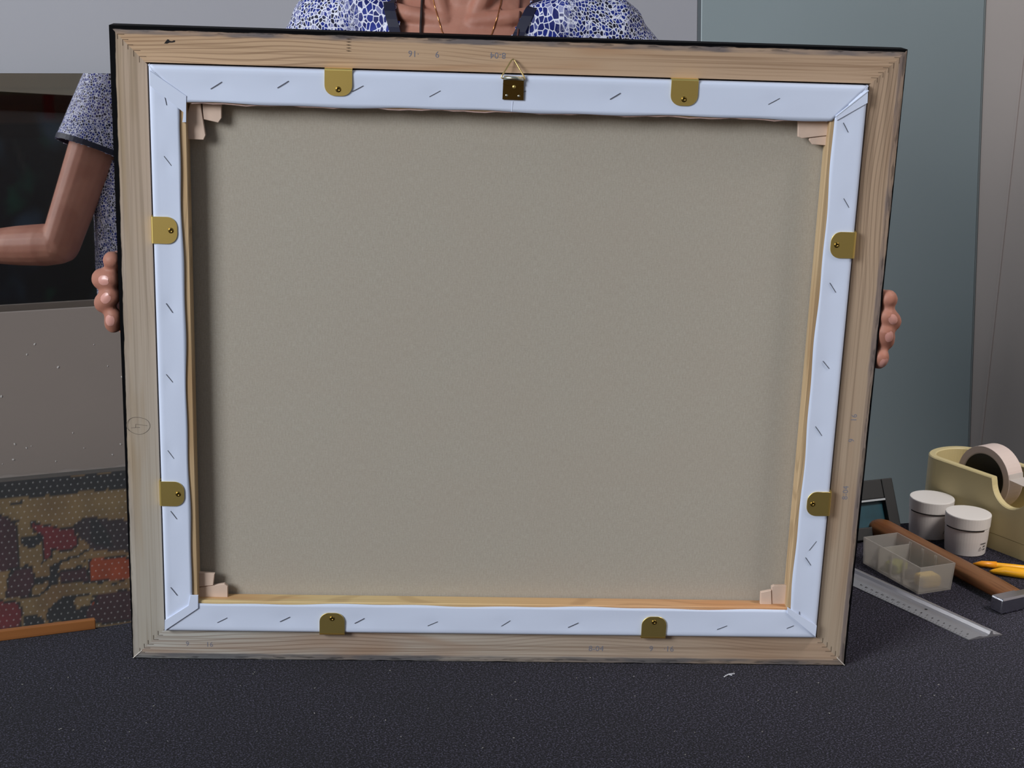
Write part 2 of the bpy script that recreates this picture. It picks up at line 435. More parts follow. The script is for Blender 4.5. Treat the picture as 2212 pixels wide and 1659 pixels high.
# the bubble-wrapped painting
PU0, PU1, PW1 = -.60, .36, -.0430
p_root = thing('wrapped_painting', 'abstract painting in red, black and tan under bubble wrap, standing behind the table edge', 'painting', mat=lean(.62, 21.5) @ T((PU0+PU1)/2, WB, 0))
pw, ph = PU1-PU0, PW1-WB
PAL = dict(K=(25, 27, 31), B=(52, 26, 34), R=(94, 24, 32), D=(40, 30, 36), O=(134, 54, 22))
PATCHES= [('K', [(0.064, -0.043), (0.232, -0.046), (0.232, -0.071), (0.062, -0.068)], 0.0), ('K', [(0.084, -0.075), (0.099, -0.072), (0.099, -0.078), (0.086, -0.078)], 0.0), ('B', [(0.061, -0.087), (0.076, -0.091), (0.087, -0.099), (0.091, -0.109), (0.088, -0.163), (0.074, -0.165), (0.057, -0.164)], 0.0), ('K', [(0.087, -0.098), (0.111, -0.102), (0.132, -0.111), (0.159, -0.116), (0.167, -0.114), (0.175, -0.106), (0.187, -0.104)], 0.0019), ('R', [(0.109, -0.103), (0.132, -0.111), (0.165, -0.117), (0.168, -0.141), (0.159, -0.146), (0.146, -0.146), (0.134, -0.143), (0.129, -0.155), (0.122, -0.154), (0.122, -0.122), (0.112, -0.115)], 0.0), ('D', [(0.168, -0.111), (0.181, -0.105), (0.196, -0.105), (0.215, -0.112), (0.23, -0.112), (0.232, -0.16), (0.212, -0.155), (0.196, -0.151), (0.182, -0.149), (0.179, -0.14), (0.169, -0.131)], 0.0), ('K', [(0.184, -0.107), (0.196, -0.106), (0.205, -0.122), (0.216, -0.149), (0.196, -0.147), (0.184, -0.139)], 0.0), ('K', [(0.092, -0.12), (0.122, -0.122), (0.121, -0.129), (0.11, -0.139), (0.097, -0.135)], 0.0), ('K', [(0.085, -0.161), (0.115, -0.162), (0.131, -0.152)], 0.0022), ('B', [(0.106, -0.164), (0.085, -0.162), (0.074, -0.177), (0.072, -0.201), (0.102, -0.205), (0.106, -0.189), (0.11, -0.182)], 0.0), ('K', [(0.107, -0.176), (0.126, -0.179), (0.126, -0.185), (0.115, -0.187), (0.108, -0.185)], 0.0), ('K', [(0.182, -0.149), (0.163, -0.156), (0.141, -0.162), (0.13, -0.171), (0.129, -0.187), (0.124, -0.198), (0.113, -0.204), (0.104, -0.203)], 0.0038), ('K', [(0.13, -0.165), (0.141, -0.163), (0.139, -0.192), (0.129, -0.191)], 0.0), ('B', [(0.142, -0.173), (0.156, -0.172), (0.174, -0.172), (0.179, -0.177), (0.178, -0.192), (0.161, -0.192), (0.141, -0.191)], 0.0), ('K', [(0.143, -0.171), (0.171, -0.171), (0.178, -0.161), (0.2, -0.162), (0.229, -0.166)], 0.0014), ('O', [(0.181, -0.162), (0.23, -0.167), (0.23, -0.2), (0.179, -0.192)], 0.0), ('K', [(0.148, -0.192), (0.179, -0.194), (0.228, -0.202)], 0.0014), ('B', [(0.183, -0.211), (0.21, -0.211), (0.23, -0.21), (0.231, -0.257), (0.192, -0.253), (0.175, -0.247), (0.174, -0.228), (0.19, -0.222)], 0.0), ('K', [(0.125, -0.224), (0.135, -0.214), (0.152, -0.209), (0.163, -0.208), (0.158, -0.219), (0.162, -0.228), (0.176, -0.226), (0.175, -0.246), (0.124, -0.244), (0.122, -0.235)], 0.0), ('K', [(0.16, -0.21), (0.172, -0.209), (0.189, -0.213)], 0.0019), ('O', [(0.181, -0.22), (0.191, -0.217), (0.189, -0.223), (0.179, -0.227)], 0.0), ('R', [(0.054, -0.203), (0.085, -0.209), (0.091, -0.223), (0.089, -0.244), (0.052, -0.245)], 0.0), ('K', [(0.092, -0.231), (0.111, -0.229), (0.119, -0.235), (0.119, -0.246), (0.091, -0.244)], 0.0)]
PP = []
for c, pts, wd in PATCHES:
    pts = [(q[0]+(.07 if q[0] > .228 else 0), q[1]) for q in pts]
    xs = [q[0] for q in pts]; ys = [q[1] for q in pts]
    PP.append((PAL[c], pts, wd, min(xs)-wd, max(xs)+wd, min(ys)-wd, max(ys)+wd))
def inside(pts, x, y):
    r = False; n = len(pts); j = n-1
    for i in range(n):
        xi, yi = pts[i]; xj, yj = pts[j]
        if (yi > y) != (yj > y) and x < (xj-xi)*(y-yi)/(yj-yi)+xi: r = not r
        j = i
    return r
def segd(pts, x, y):
    best = 9
    for (x0, y0), (x1, y1) in zip(pts, pts[1:]):
        dx, dy = x1-x0, y1-y0; t = max(0, min(1, ((x-x0)*dx+(y-y0)*dy)/(dx*dx+dy*dy+1e-12)))
        best = min(best, math.hypot(x-x0-dx*t, y-y0-dy*t))
    return best
def abstract(x, y):
    u = x+(PU0+PU1)/2; wv = y+WB
    xx = u+.003*(vnoise(u*90, wv*90)-.5); yy = wv+.003*(vnoise(u*90+7, wv*90+3)-.5)
    c = lerp3((112, 92, 60), (104, 78, 50), vnoise(u*22, wv*22))
    if u < .058 or wv < -.27:                         # beyond what the table edge lets one see: the same kind of patches
        q = vnoise(u*14+3, wv*30+8)
        c = (25, 27, 31) if q < .3 else ((52, 26, 34) if q < .5 else ((94, 24, 32) if q < .6 else c))
        if wv > -.072: c = (25, 27, 31)
    for col, pts, wd, x0, x1, y0, y1 in PP:
        if x0 <= xx <= x1 and y0 <= yy <= y1:
            if (wd == 0 and inside(pts, xx, yy)) or (wd > 0 and segd(pts, xx, yy) < wd/2): c = col
            if wd == 0 and col[0] > 50 and segd(pts+pts[:1], xx, yy) < .0013: c = (24, 22, 26)
    k = .9+.2*vnoise(u*60+9, wv*60)
    return lin(tuple(v*k for v in c))
build('canvas_block', box_bm((0, ph/2, -.010), (pw, ph, .018), bev=.001, seg=1), simple('canvas_edge', (60, 52, 46), .8), p_root)
link('print', paint_grid('print', pw-.002, ph-.002, 360, 210, abstract, -.0006), print_mat('abstract_paint'), p_root)
# bubble wrap: a thin film with small domes
mt, nt = new_mat('bubble_film')
out = N(nt, 'ShaderNodeOutputMaterial'); gl = N(nt, 'ShaderNodeBsdfPrincipled'); tr = N(nt, 'ShaderNodeBsdfTransparent'); mx = N(nt, 'ShaderNodeMixShader')
gl.inputs['Base Color'].default_value = (.75, .72, .70, 1); gl.inputs['Roughness'].default_value = .12
mx.inputs[0].default_value = .05
nt.links.new(tr.outputs[0], mx.inputs[1]); nt.links.new(gl.outputs[0], mx.inputs[2]); nt.links.new(mx.outputs[0], out.inputs[0])
m_film = mt
mt, nt = new_mat('bubble_dome')
out = N(nt, 'ShaderNodeOutputMaterial'); gl = N(nt, 'ShaderNodeBsdfPrincipled'); tr = N(nt, 'ShaderNodeBsdfTransparent'); mx = N(nt, 'ShaderNodeMixShader')
gl.inputs['Base Color'].default_value = (.8, .78, .76, 1); gl.inputs['Roughness'].default_value = .08
mx.inputs[0].default_value = .12
nt.links.new(tr.outputs[0], mx.inputs[1]); nt.links.new(gl.outputs[0], mx.inputs[2]); nt.links.new(mx.outputs[0], out.inputs[0])
m_dome = mt
bm = bmesh.new()
nb = 90
rows = []
for j in range(7):                                   # the film turns over the painting's top edge
    yy, zz = [(0.0, .0012), (ph*.5, .0014), (ph-.004, .0016), (ph+.0035, .0012), (ph+.0045, -.004), (ph+.004, -.016), (ph-.05, -.0215)][j]
    rows.append([(-pw/2-.003+(pw+.006)*i/nb, yy+(.0012*math.sin(i*1.7)+.001*math.sin(i*.9) if j >= 3 else 0), zz+.0006*math.sin(i*2.3+j)) for i in range(nb+1)])
R_ = [[bm.verts.new(q) for q in r] for r in rows]
for a, b in zip(R_, R_[1:]):
    for i in range(nb): bm.faces.new((a[i], a[i+1], b[i+1], b[i]))
wrap = build('bubble_wrap', bm, m_film, p_root, smooth_=True)
vs, fs = [], []
pitch = .0088
for j in range(int(.30/(pitch*.866))):
    for i in range(int(.36/pitch)):
        cx = .04+(i+.5*(j % 2))*pitch-.0; cy = ph-.006-j*pitch*.866
        cx = cx+.08
        if cx > pw/2-.006: continue
        r = .0016; b0 = len(vs)
        for ring, (rr, hz) in enumerate(((1, 0), (.75, .6), (0, 1))):
            if ring == 2: vs.append((cx, cy, .0018+r*.55)); continue
            for k in range(8):
                vs.append((cx+r*rr*math.cos(k*PI/4), cy+r*rr*math.sin(k*PI/4), .0018+r*.55*hz))
        for k in range(8):
            k2 = (k+1) % 8
            fs.append((b0+k, b0+k2, b0+8+k2, b0+8+k)); fs.append((b0+8+k, b0+8+k2, b0+16))
me = bpy.data.meshes.new('bubbles'); me.from_pydata(vs, [], fs); me.update()
o = link('bubbles', me, m_dome, wrap, smooth_=True); o['kind'] = 'stuff'

# ------------------------------------------------------------------ table
EB = Vector((-.3506, .0841, 0)); TU = math.radians(20.65)
MT = Matrix.Translation(EB) @ Matrix.Rotation(TU, 4, 'Z')       # local x along the rear edge, local -y towards the camera
t_root = thing('work_table', 'long work table under the dark felt, its top edge at the rear', 'table', mat=MT @ T(.35, -.55, FLOOR))
m_table = simple('table_wood', (92, 70, 52), .5, noise=(20, .1))
build('tabletop', box_bm((0, 0, -FLOOR-.006-.0135), (2.5, 1.08, .027), bev=.002), m_table, t_root)
for sx in (-1, 1):
    for sy in (-1, 1):
        build('leg', box_bm((sx*1.17, sy*.46, (-FLOOR-.033)/2), (.06, .06, -FLOOR-.033), bev=.003), m_table, t_root)
# felt cover
mt, nt = new_mat('charcoal_felt')
out = N(nt, 'ShaderNodeOutputMaterial'); p = N(nt, 'ShaderNodeBsdfPrincipled'); nt.links.new(p.outputs[0], out.inputs[0])
tc = N(nt, 'ShaderNodeTexCoord')
n1 = N(nt, 'ShaderNodeTexNoise'); n1.inputs['Scale'].default_value = 640; n1.inputs['Detail'].default_value = 3; n1.inputs['Roughness'].default_value = .65
n2 = N(nt, 'ShaderNodeTexNoise'); n2.inputs['Scale'].default_value = 330; n2.inputs['Detail'].default_value = 4
n3 = N(nt, 'ShaderNodeTexNoise'); n3.inputs['Scale'].default_value = 9; n3.inputs['Detail'].default_value = 3
for n in (n1, n2, n3): nt.links.new(tc.outputs['Object'], n.inputs['Vector'])
c = mixc(nt, smooth(nt, n1.outputs[0], .46, .64), lin((9, 7, 12)), lin((84, 80, 98)))
c = mixc(nt, math_n(nt, 'MULTIPLY', smooth(nt, n2.outputs[0], .46, .62), .8), c, lin((22, 19, 28)))
c = mixc(nt, math_n(nt, 'MULTIPLY', smooth(nt, n3.outputs[0], .4, .7), .2), c, lin((24, 24, 25)))
nt.links.new(c, p.inputs['Base Color']); p.inputs['Roughness'].default_value = 1.0; p.inputs['Specular IOR Level'].default_value = .03
p.inputs['Sheen Weight'].default_value = .08
b = N(nt, 'ShaderNodeBump'); b.inputs['Strength'].default_value = .3; b.inputs['Distance'].default_value = .0008
nt.links.new(n1.outputs[0], b.inputs['Height']); nt.links.new(b.outputs[0], p.inputs['Normal'])
bm = bmesh.new()
nx, ny = 160, 60
def felt(i, j, top):
    x = -1.25+2.5*i/nx; y = -.54+1.08*j/ny
    if j == ny: y += .0012*math.sin(x*37)+.0009*math.sin(x*91+1)
    return (x, y, 0.0 if top else -.006)
g1 = [[bm.verts.new(felt(i, j, True)) for i in range(nx+1)] for j in range(ny+1)]
for j in range(ny):
    for i in range(nx): bm.faces.new((g1[j][i], g1[j][i+1], g1[j+1][i+1], g1[j+1][i]))
rim = g1[0][:]+[g1[j][nx] for j in range(1, ny+1)]+g1[ny][-2::-1]+[g1[j][0] for j in range(ny-1, 0, -1)]
low = [bm.verts.new((v.co.x, v.co.y, -.006)) for v in rim]
for i in range(len(rim)):
    j = (i+1) % len(rim); bm.faces.new((rim[i], low[i], low[j], rim[j]))
felt_o = build('felt_cover', bm, mt, mtx=MT @ T(.35, -.55, 0) @ T(0, .01, 0))
tag(felt_o, 'speckled charcoal felt covering the whole table top', 'felt')

# slat along the rear edge
s_root = build('wooden_slat', box_bm((-.33, -.0035, .0051), (.594, .006, .010), bev=.0008), wood('slat_wood', (166, 106, 58), (160, 102, 56), (140, 84, 44), 3.3, half=.3, grain=.2), mtx=MT @ T(0, .001, 0) )
tag(s_root, 'thin orange brown wooden slat lying along the left rear edge of the felt', 'slat')
# lint on the felt
m_lint = simple('lint', (190, 190, 196), .9)
bm = bmesh.new()
for a, b in (((.2125, -.0275), (.2235, -.0205)), ((.2140, -.0255), (.2205, -.0240))):
    add_tube(bm, [(a[0], a[1], .0008), ((a[0]+b[0])/2, (a[1]+b[1])/2+.0012, .0014), (b[0], b[1], .0008)], .0006, 5)
tag(build('lint_thread', bm, m_lint), 'pale lint thread on the felt below the right part of the frame', 'lint')
bm = bmesh.new()
for k in range(70):
    x, y = random.uniform(-.42, .45), random.uniform(-.19, -.012)
    bmesh.ops.create_icosphere(bm, subdivisions=1, radius=random.uniform(.0003, .0007), matrix=T(x, y, .0004) @ Matrix.Rotation(random.uniform(0, 3), 4, 'Z') @ Matrix.Diagonal((1.6, .8, .6, 1)))
o = build('lint_specks', bm, simple('speck', (150, 146, 140), .9)); tag(o, 'scattered tiny pale specks of lint on the felt', 'lint', kind='stuff')
# ------------------------------------------------------------------ the framed canvas, its back towards the camera
FWID, FHGT = .6655, .5665
CW, CH, CZ0 = .600, .504, .0315            # stretched canvas
f_root = thing('framed_canvas', 'framed canvas seen from behind, standing on the felt in the woman\'s hands', 'picture', mat=Matrix.Rotation(math.radians(2.0), 4, 'X') @ Matrix.Diagonal((1, 1, 1.0092, 1)))
def side_mtx(k, half_w, z0, z1, depth=0.0):
    """k 0 top 1 right 2 bottom 3 left: local x along the edge, local y inward, local z away from the camera"""
    cx, cz = [(0, z1), (half_w, (z0+z1)/2), (0, z0), (-half_w, (z0+z1)/2)][k]
    X = [(1, 0, 0), (0, 0, -1), (-1, 0, 0), (0, 0, 1)][k]; Y = [(0, 0, -1), (-1, 0, 0), (0, 0, 1), (1, 0, 0)][k]
    m = Matrix.Identity(4)
    for i in range(3):
        m[i][0] = X[i]; m[i][1] = Y[i]; m[i][2] = (0, 1, 0)[i]
    m.translation = (cx, depth, cz); return m
W_TOP = wood('frame_pine_top', (196, 164, 132), (182, 154, 128), (166, 122, 86), 1.0, half=.33, grain=.42, paint=(.0030, .0024, 1.0, (92, 88, 92)))
W_RIGHT = wood('frame_pine_right', (176, 150, 126), (170, 152, 132), (154, 126, 102), 2.2, half=.28, grain=.40, paint=(.0008, .0022, .75, (104, 98, 104)))
W_BOTTOM = wood('frame_pine_bottom', (178, 154, 132), (184, 180, 172), (158, 124, 98), 3.7, half=.30, grain=.40, paint=(.0008, .0006, .85, (92, 96, 104)))
W_LEFT = wood('frame_pine_left', (170, 162, 150), (182, 160, 140), (158, 136, 108), 4.6, half=.28, grain=.36, paint=(.0010, .0052, .25, (80, 76, 86)))
RAILW = [.0288, .0300, .0290, .0302]
for k in range(4):
    L = FWID if k % 2 == 0 else FHGT
    w = RAILW[k]; mit = 1.0
    prof = [(0, .022), (0, .0016), (.0062, 0), (w, 0), (w, .0155), (w+.006, .0155), (w+.006, .022)]
    bm = bmesh.new(); add_strip(bm, prof, L, 12)
    r = build('frame_rail', bm, [W_TOP, W_RIGHT, W_BOTTOM, W_LEFT][k], f_root, side_mtx(k, FWID/2, 0, FHGT))
# thin open mitre lines at the corners, and the pressed-in corner nails
m_gap = simple('joint_dark', (74, 58, 44), .9); m_gap_soft = simple('joint_soft', (112, 92, 74), .9); m_pale_gap = simple('joint_pale', (214, 206, 198), .8)
for kx, kz in ((-1, 1), (1, 1), (-1, -1), (1, -1)):
    ex, ez = kx*FWID/2, (FHGT if kz > 0 else 0)
    for q in range(5):
        a = .0068+q*.0043+random.uniform(-.0004, .0004)
        x, z = ex-kx*a, ez-kz*a
        l1, l2 = random.uniform(.0042, .0056), random.uniform(.0036, .005)
        bm = bmesh.new()
        add_tube(bm, [(x-kx*l1, -.0001, z), (x, -.0001, z), (x, -.0001, z-kz*l2)], .00022, 5, hint=(0, 1, 0))
        build('corner_nail', bm, m_gap if kz < 0 else m_gap_soft, f_root)
    if kz < 0:
        bm = bmesh.new(); add_tube(bm, [(ex-kx*.0006, .0012, ez-kz*.0006), (ex-kx*.0064, -.0001, ez-kz*.0064), (ex-kx*.009, -.0001, ez-kz*.009)], .0004, 5, hint=(0, 1, 0))
        build('mitre_line', bm, m_pale_gap, f_root)
# finger joint in the top rail
for q in range(5):
    z = .5612-q*.0024
    bm = poly_xz([(-.1388, z+.0002), (-.1364+.0006*(q % 2), z+.00045), (-.1340, z), (-.1366, z-.00035)], -.00015, .0003)
    build('joint_slit', bm, m_gap, f_root)
# black paint spot
bm = poly_xz([(-.2879, .5532), (-.2866, .5548), (-.2852, .5566), (-.2838, .5564), (-.2836, .5555), (-.2815, .5551), (-.2797, .5560), (-.2787, .5556), (-.2792, .5546), (-.2812, .5541), (-.2836, .5540), (-.2856, .5531)], -.00015, .0002)
build('paint_spot', bm, simple('black_paint', (16, 16, 22), .4), f_root)
# stamped numbers and the pencilled ring
m_stamp = simple('stamp_ink', (116, 116, 128), .9); m_pencil = simple('pencil', (92, 84, 78), .9)
def glyph(s, x, z, rot, size=.0079, mat=m_stamp, name='stamped_number'):
    me = text_mesh(s, size)
    m = Matrix(((1, 0, 0, x), (0, 0, -1, -.00008), (0, 1, 0, z), (0, 0, 0, 1))) @ Matrix.Rotation(rot, 4, 'Z')
    return link(name, me, mat, f_root, m)
glyph('8-04', .0886, .0129, 0); glyph('9', .1455, .0133, 0); glyph('\u00b716', .1590, .0133, 0)
glyph('9', -.2836, .0137, 0, .0068); glyph('16', -.2652, .0133, 0, .0068)
glyph('8-04', -.0058, .5540, PI, .0074); glyph('9', -.0612, .5534, PI, .0074); glyph('\u00b716', -.0780, .5534, PI, .0074)
glyph('8-04', .3188, .1658, PI/2, .0074); glyph('9', .3196, .2206, PI/2, .0074); glyph('16', .3200, .2400, PI/2, .0074)
bm = bmesh.new()
add_tube(bm, [(-.3199+.0103*math.cos(t*PI/16), -.0001, .2245+.0078*math.sin(t*PI/16)+.0003*math.sin(t*.7)) for t in range(34)], .00015, 5, hint=(0, 1, 0))
add_tube(bm, [(-.3223, -.0001, .2226), (-.3221, -.0001, .2258), (-.3119, -.0001, .2246)], .00015, 5, hint=(0, 1, 0))
add_tube(bm, [(-.3263, -.0001, .2224), (-.3185, -.0001, .2228)], .00015, 5, hint=(0, 1, 0))
build('pencil_mark', bm, m_pencil, f_root)

# stretcher bars
BARW = .0297
S_T = wood('stretcher_top', (206, 176, 140), (206, 176, 140), (186, 150, 110), 5.5, grain=.2)
S_B = wood('stretcher_bottom', (206, 160, 118), (214, 190, 140), (196, 138, 92), 6.5, grain=.22, half=.2)
S_L = wood('stretcher_side', (204, 178, 140), (200, 170, 132), (176, 140, 100), 7.7, grain=.25)
for k in range(4):
    L = CW if k % 2 == 0 else CH
    prof = [(.0004, .0128), (.0004, -.0044), (BARW-.0008, -.0049), (BARW, -.0042), (BARW, .0105), (BARW-.004, .0128)]
    bm = bmesh.new(); add_strip(bm, prof, L, 6)
    build('stretcher_bar', bm, [S_T, S_L, S_B, S_L][k], f_root, side_mtx(k, CW/2, CZ0, CZ0+CH))
# linen (the back of the painted canvas)
mt, nt = new_mat('raw_linen')
out = N(nt, 'ShaderNodeOutputMaterial'); p = N(nt, 'ShaderNodeBsdfPrincipled'); nt.links.new(p.outputs[0], out.inputs[0])
tc = N(nt, 'ShaderNodeTexCoord')
def lnoise(sc, det=2):
    mp = N(nt, 'ShaderNodeMapping'); mp.inputs['Scale'].default_value = sc; nt.links.new(tc.outputs['Object'], mp.inputs[0])
    n = N(nt, 'ShaderNodeTexNoise'); n.inputs['Scale'].default_value = 1; n.inputs['Detail'].default_value = det; nt.links.new(mp.outputs[0], n.inputs['Vector']); return n.outputs[0]
warp = lnoise((1300, 1, 170)); weft = lnoise((170, 1, 1300)); blot = lnoise((14, 1, 14), 3); fine = lnoise((700, 1, 700), 2)
c = mixc(nt, smooth(nt, warp, .3, .7), lin((170, 161, 148)), lin((180, 172, 160)))
c = mixc(nt, math_n(nt, 'MULTIPLY', smooth(nt, weft, .3, .7), .5), c, lin((168, 160, 146)))
c = mixc(nt, math_n(nt, 'MULTIPLY', smooth(nt, fine, .4, .8), .35), c, lin((150, 142, 128)))
c = mixc(nt, math_n(nt, 'MULTIPLY', smooth(nt, blot, .35, .65), .16), c, lin((172, 158, 144)))
nt.links.new(c, p.inputs['Base Color']); p.inputs['Roughness'].default_value = .9; p.inputs['Specular IOR Level'].default_value = .15
b = N(nt, 'ShaderNodeBump'); b.inputs['Strength'].default_value = .2; b.inputs['Distance'].default_value = .0003
nt.links.new(math_n(nt, 'ADD', warp, weft), b.inputs['Height']); nt.links.new(b.outputs[0], p.inputs['Normal'])
mtp, ntp = new_mat('dark_landscape'); o_ = N(ntp, 'ShaderNodeOutputMaterial'); pp_ = N(ntp, 'ShaderNodeBsdfPrincipled'); ntp.links.new(pp_.outputs[0], o_.inputs[0])
tcp = N(ntp, 'ShaderNodeTexCoord'); na = N(ntp, 'ShaderNodeTexNoise'); na.inputs['Scale'].default_value = 7; nb_ = N(ntp, 'ShaderNodeTexNoise'); nb_.inputs['Scale'].default_value = 12
for q_ in (na, nb_): ntp.links.new(tcp.outputs['Object'], q_.inputs['Vector'])
cp = mixc(ntp, smooth(ntp, na.outputs[0], .5, .7), lin((40, 42, 40)), lin((66, 84, 96))); cp = mixc(ntp, smooth(ntp, nb_.outputs[0], .55, .75), cp, lin((44, 78, 62)))
ntp.links.new(cp, pp_.inputs['Base Color']); pp_.inputs['Roughness'].default_value = .5
build('painted_front', box_bm((0, .0149, CZ0+CH/2), (CW-.001, .0008, CH-.001)), mtp, f_root)
build('linen', box_bm((0, .0137, CZ0+CH/2), (CW-.001, .0014, CH-.001)), mt, f_root)

# the white primed margin folded over each bar and stapled down
m_primed = simple('primed_canvas', (211, 219, 239), .55, noise=(5, .02), bump=(900, .12, .0002), spec=.3)
STAPLES=[ (-0.2498, 0.5182, -0.2406, 0.5241),(-0.1949, 0.5206, -0.1857, 0.5264),(-0.1331, 0.5193, -0.1239, 0.5243),(-0.0689, 0.5169, -0.0597, 0.5221),(0.0021, 0.519, 0.0113, 0.5239),(0.0822, 0.5191, 0.0907, 0.5244),(0.2164, 0.5186, 0.2257, 0.5239),(-0.2879, 0.5124, -0.2862, 0.504),(-0.2896, 0.4619, -0.2837, 0.4542),(-0.2914, 0.3363, -0.2862, 0.3285),(-0.2931, 0.2734, -0.2877, 0.2665),(-0.2937, 0.2041, -0.2885, 0.1967),(-0.2927, 0.1473, -0.2875, 0.14),(-0.2947, 0.0741, -0.2891, 0.0665),(0.2816, 0.5051, 0.2865, 0.4973),(0.288, 0.4412, 0.2933, 0.4335),(0.2827, 0.3674, 0.2886, 0.3592),(0.283, 0.2972, 0.289, 0.2905),(0.2817, 0.2369, 0.2882, 0.2284),(0.2922, 0.1275, 0.2863, 0.1187),(0.2837, 0.1114, 0.2892, 0.104),(0.2825, 0.0576, 0.2837, 0.0485),(-0.2534, 0.0402, -0.2444, 0.045),(-0.1966, 0.0418, -0.1877, 0.0465),(-0.1285, 0.041, -0.1198, 0.046),(-0.0615, 0.0394, -0.0524, 0.0436),(0.0063, 0.0399, 0.0144, 0.0455),(0.068, 0.0394, 0.0772, 0.044),(0.2069, 0.039, 0.2159, 0.0428),(0.2721, 0.0409, 0.2784, 0.0437) ]
def side_local(k, x, z):
    v = side_mtx(k, CW/2, CZ0, CZ0+CH).inverted() @ Vector((x, 0, z)); return v.x, v.y
FLAPW = [.0290, .0258, .0277, .0243]
stap = [[], [], [], []]
for s in STAPLES:
    mx_, mz_ = (s[0]+s[2])/2, (s[1]+s[3])/2
    d = [CZ0+CH-mz_, CW/2-mx_, mz_-CZ0, mx_+CW/2]
    k = d.index(min(d)); stap[k].append(side_local(k, mx_, mz_))
for k in range(4):
    L = (CW if k % 2 == 0 else CH)+.0010
    w = FLAPW[k]
    prof = [(-.0006, .0125), (-.0006, .004), (-.0006, -.0030), (-.0002, -.0048), (.0008, -.0058), (.0024, -.0063)]
    nA = 9
    for i in range(1, nA+1): prof.append((.0024+(w-.0024)*i/nA, -.0062))
    prof += [(w, -.0054), (w*.5, -.0053), (.002, -.0053), (.0004, -.0046), (.0003, .0125)]
    ph_ = k*2.1
    def fn(x, a, d, k=k, w=w, ph_=ph_):
        if d > -.0055: 
            if a > w-.001: return (0, .0006*math.sin(x*31+ph_)+.0004*math.sin(x*83+ph_*2), 0)
            return (0, 0, 0)
        dd = .00025*math.sin(x*23+ph_)*math.sin(a*120)
        for sx, sa in stap[k]:
            q = ((x-sx)**2)/(.010**2)+((a-sa)**2)/(.0055**2)
            if q < 6: dd += .00045*math.exp(-q)
        dd -= .0012*max(0, (a-w*.62)/w)*(.4+.6*math.sin(x*17+ph_))
        da = (.0006*math.sin(x*31+ph_)+.0004*math.sin(x*83+ph_*2)) if a > w-.001 else 0
        return (0, da, min(dd, .0008))
    bm = bmesh.new(); add_strip(bm, prof, L, 150, fn=fn)
    o = build('canvas_margin', bm, m_primed, f_root, side_mtx(k, CW/2, CZ0, CZ0+CH), smooth_=True)
# corner folds
folds = [([(-.2992, .5318), (-.2697, .5120), (-.2704, .4905), (-.2735, .4904), (-.2722, .4988), (-.2995, .5198)], -.0072, -.0060),
         ([(-.3010, .0322), (-.2702, .0547), (-.2699, .0674), (-.2770, .0673), (-.2785, .0573), (-.3006, .0425)], -.0078, -.0060),
         ([(.3000, .5329), (.2742, .5104), (.2759, .5070), (.3006, .5222)], -.0071, -.0060),
         ([(.2998, .0330), (.2712, .0562), (.2707, .0625), (.3000, .0442)], -.0071, -.0060)]
for pts, y0, y1 in folds:
    build('corner_fold', poly_xz(pts, y0, y1, bev=.0002), m_primed, f_root)
build('fold_ridge', tube_bm([(.3003, -.0070, .5326), (.2746, -.0068, .5104)], .0007, 6, hint=(0, 1, 0)), m_primed, f_root)
build('fold_crease', tube_bm([(.0007, -.0062, .5152), (.0002, -.0062, .5068)], .0004, 6, hint=(0, 1, 0)), m_primed, f_root)
# frayed raw lower edge of the top margin
m_fray = simple('frayed_edge', (178, 150, 142), .9, noise=(200, .3))
bm = bmesh.new(); pp = []
for i in range(60):
    x = -.266+.534*i/59; pp.append((x, -.0049, CZ0+CH-FLAPW[0]-.0007+.0005*math.sin(i*.9)+.0004*math.sin(i*2.3)))
add_tube(bm, pp, .0006, 5, hint=(0, 1, 0)); build('frayed_edge', bm, m_fray, f_root)

# staples
m_steel = simple('staple_steel', (120, 122, 132), .35, metal=.9)
for x0, z0, x1, z1 in STAPLES:
    y = -.0061
    bm = tube_bm([(x0, -.0050, z0), (x0, y-.0001, z0), (x1, y-.0001, z1), (x1, -.0050, z1)], .00029, 6, hint=(0, 1, 0))
    build('staple', bm, m_steel, f_root)

# birch keys in the corners
m_key = simple('key_birch', (212, 186, 168), .7, noise=(120, .08), bump=(400, .1, .0003))
KEYS= [[(-0.2668, 0.5037), (-0.2604, 0.5039), (-0.2559, 0.4789), (-0.2577, 0.4751), (-0.271, 0.4753)], [(-0.2584, 0.5035), (-0.2423, 0.504), (-0.2425, 0.4934), (-0.2453, 0.4895), (-0.2575, 0.492)], [(0.2444, 0.5036), (0.2728, 0.5042), (0.2721, 0.494), (0.2492, 0.49), (0.2459, 0.4913)], [(0.2562, 0.4902), (0.2718, 0.4936), (0.2708, 0.4842), (0.2589, 0.485), (0.256, 0.4885)], [(-0.2715, 0.0859), (-0.2561, 0.0844), (-0.2576, 0.073), (-0.2719, 0.0705)], [(-0.2717, 0.0692), (-0.2475, 0.0741), (-0.2446, 0.0718), (-0.2449, 0.0575), (-0.2711, 0.0587)], [(0.2468, 0.0728), (0.2565, 0.0751), (0.2588, 0.0595), (0.2473, 0.0605)], [(0.2568, 0.0783), (0.2592, 0.0794), (0.2698, 0.0796), (0.2726, 0.0567), (0.2589, 0.0584)]]
for i, kpts in enumerate(KEYS):
    pts = [list(q) for q in kpts]
    cx = -.285 if pts[0][0] < 0 else .285; cz = .52 if pts[0][1] > .3 else .045
    for q in pts:                                # run the hidden end on into the bar's slot
        if abs(q[0]) > .2695: q[0] += math.copysign(.006, q[0])
        if q[1] > .5030: q[1] += .006
        if q[1] < .0600: q[1] -= .004
    build('corner_key', poly_xz(pts, .0022+.0011*(i % 2), .0060+.0011*(i % 2), bev=.0004), m_key, f_root)

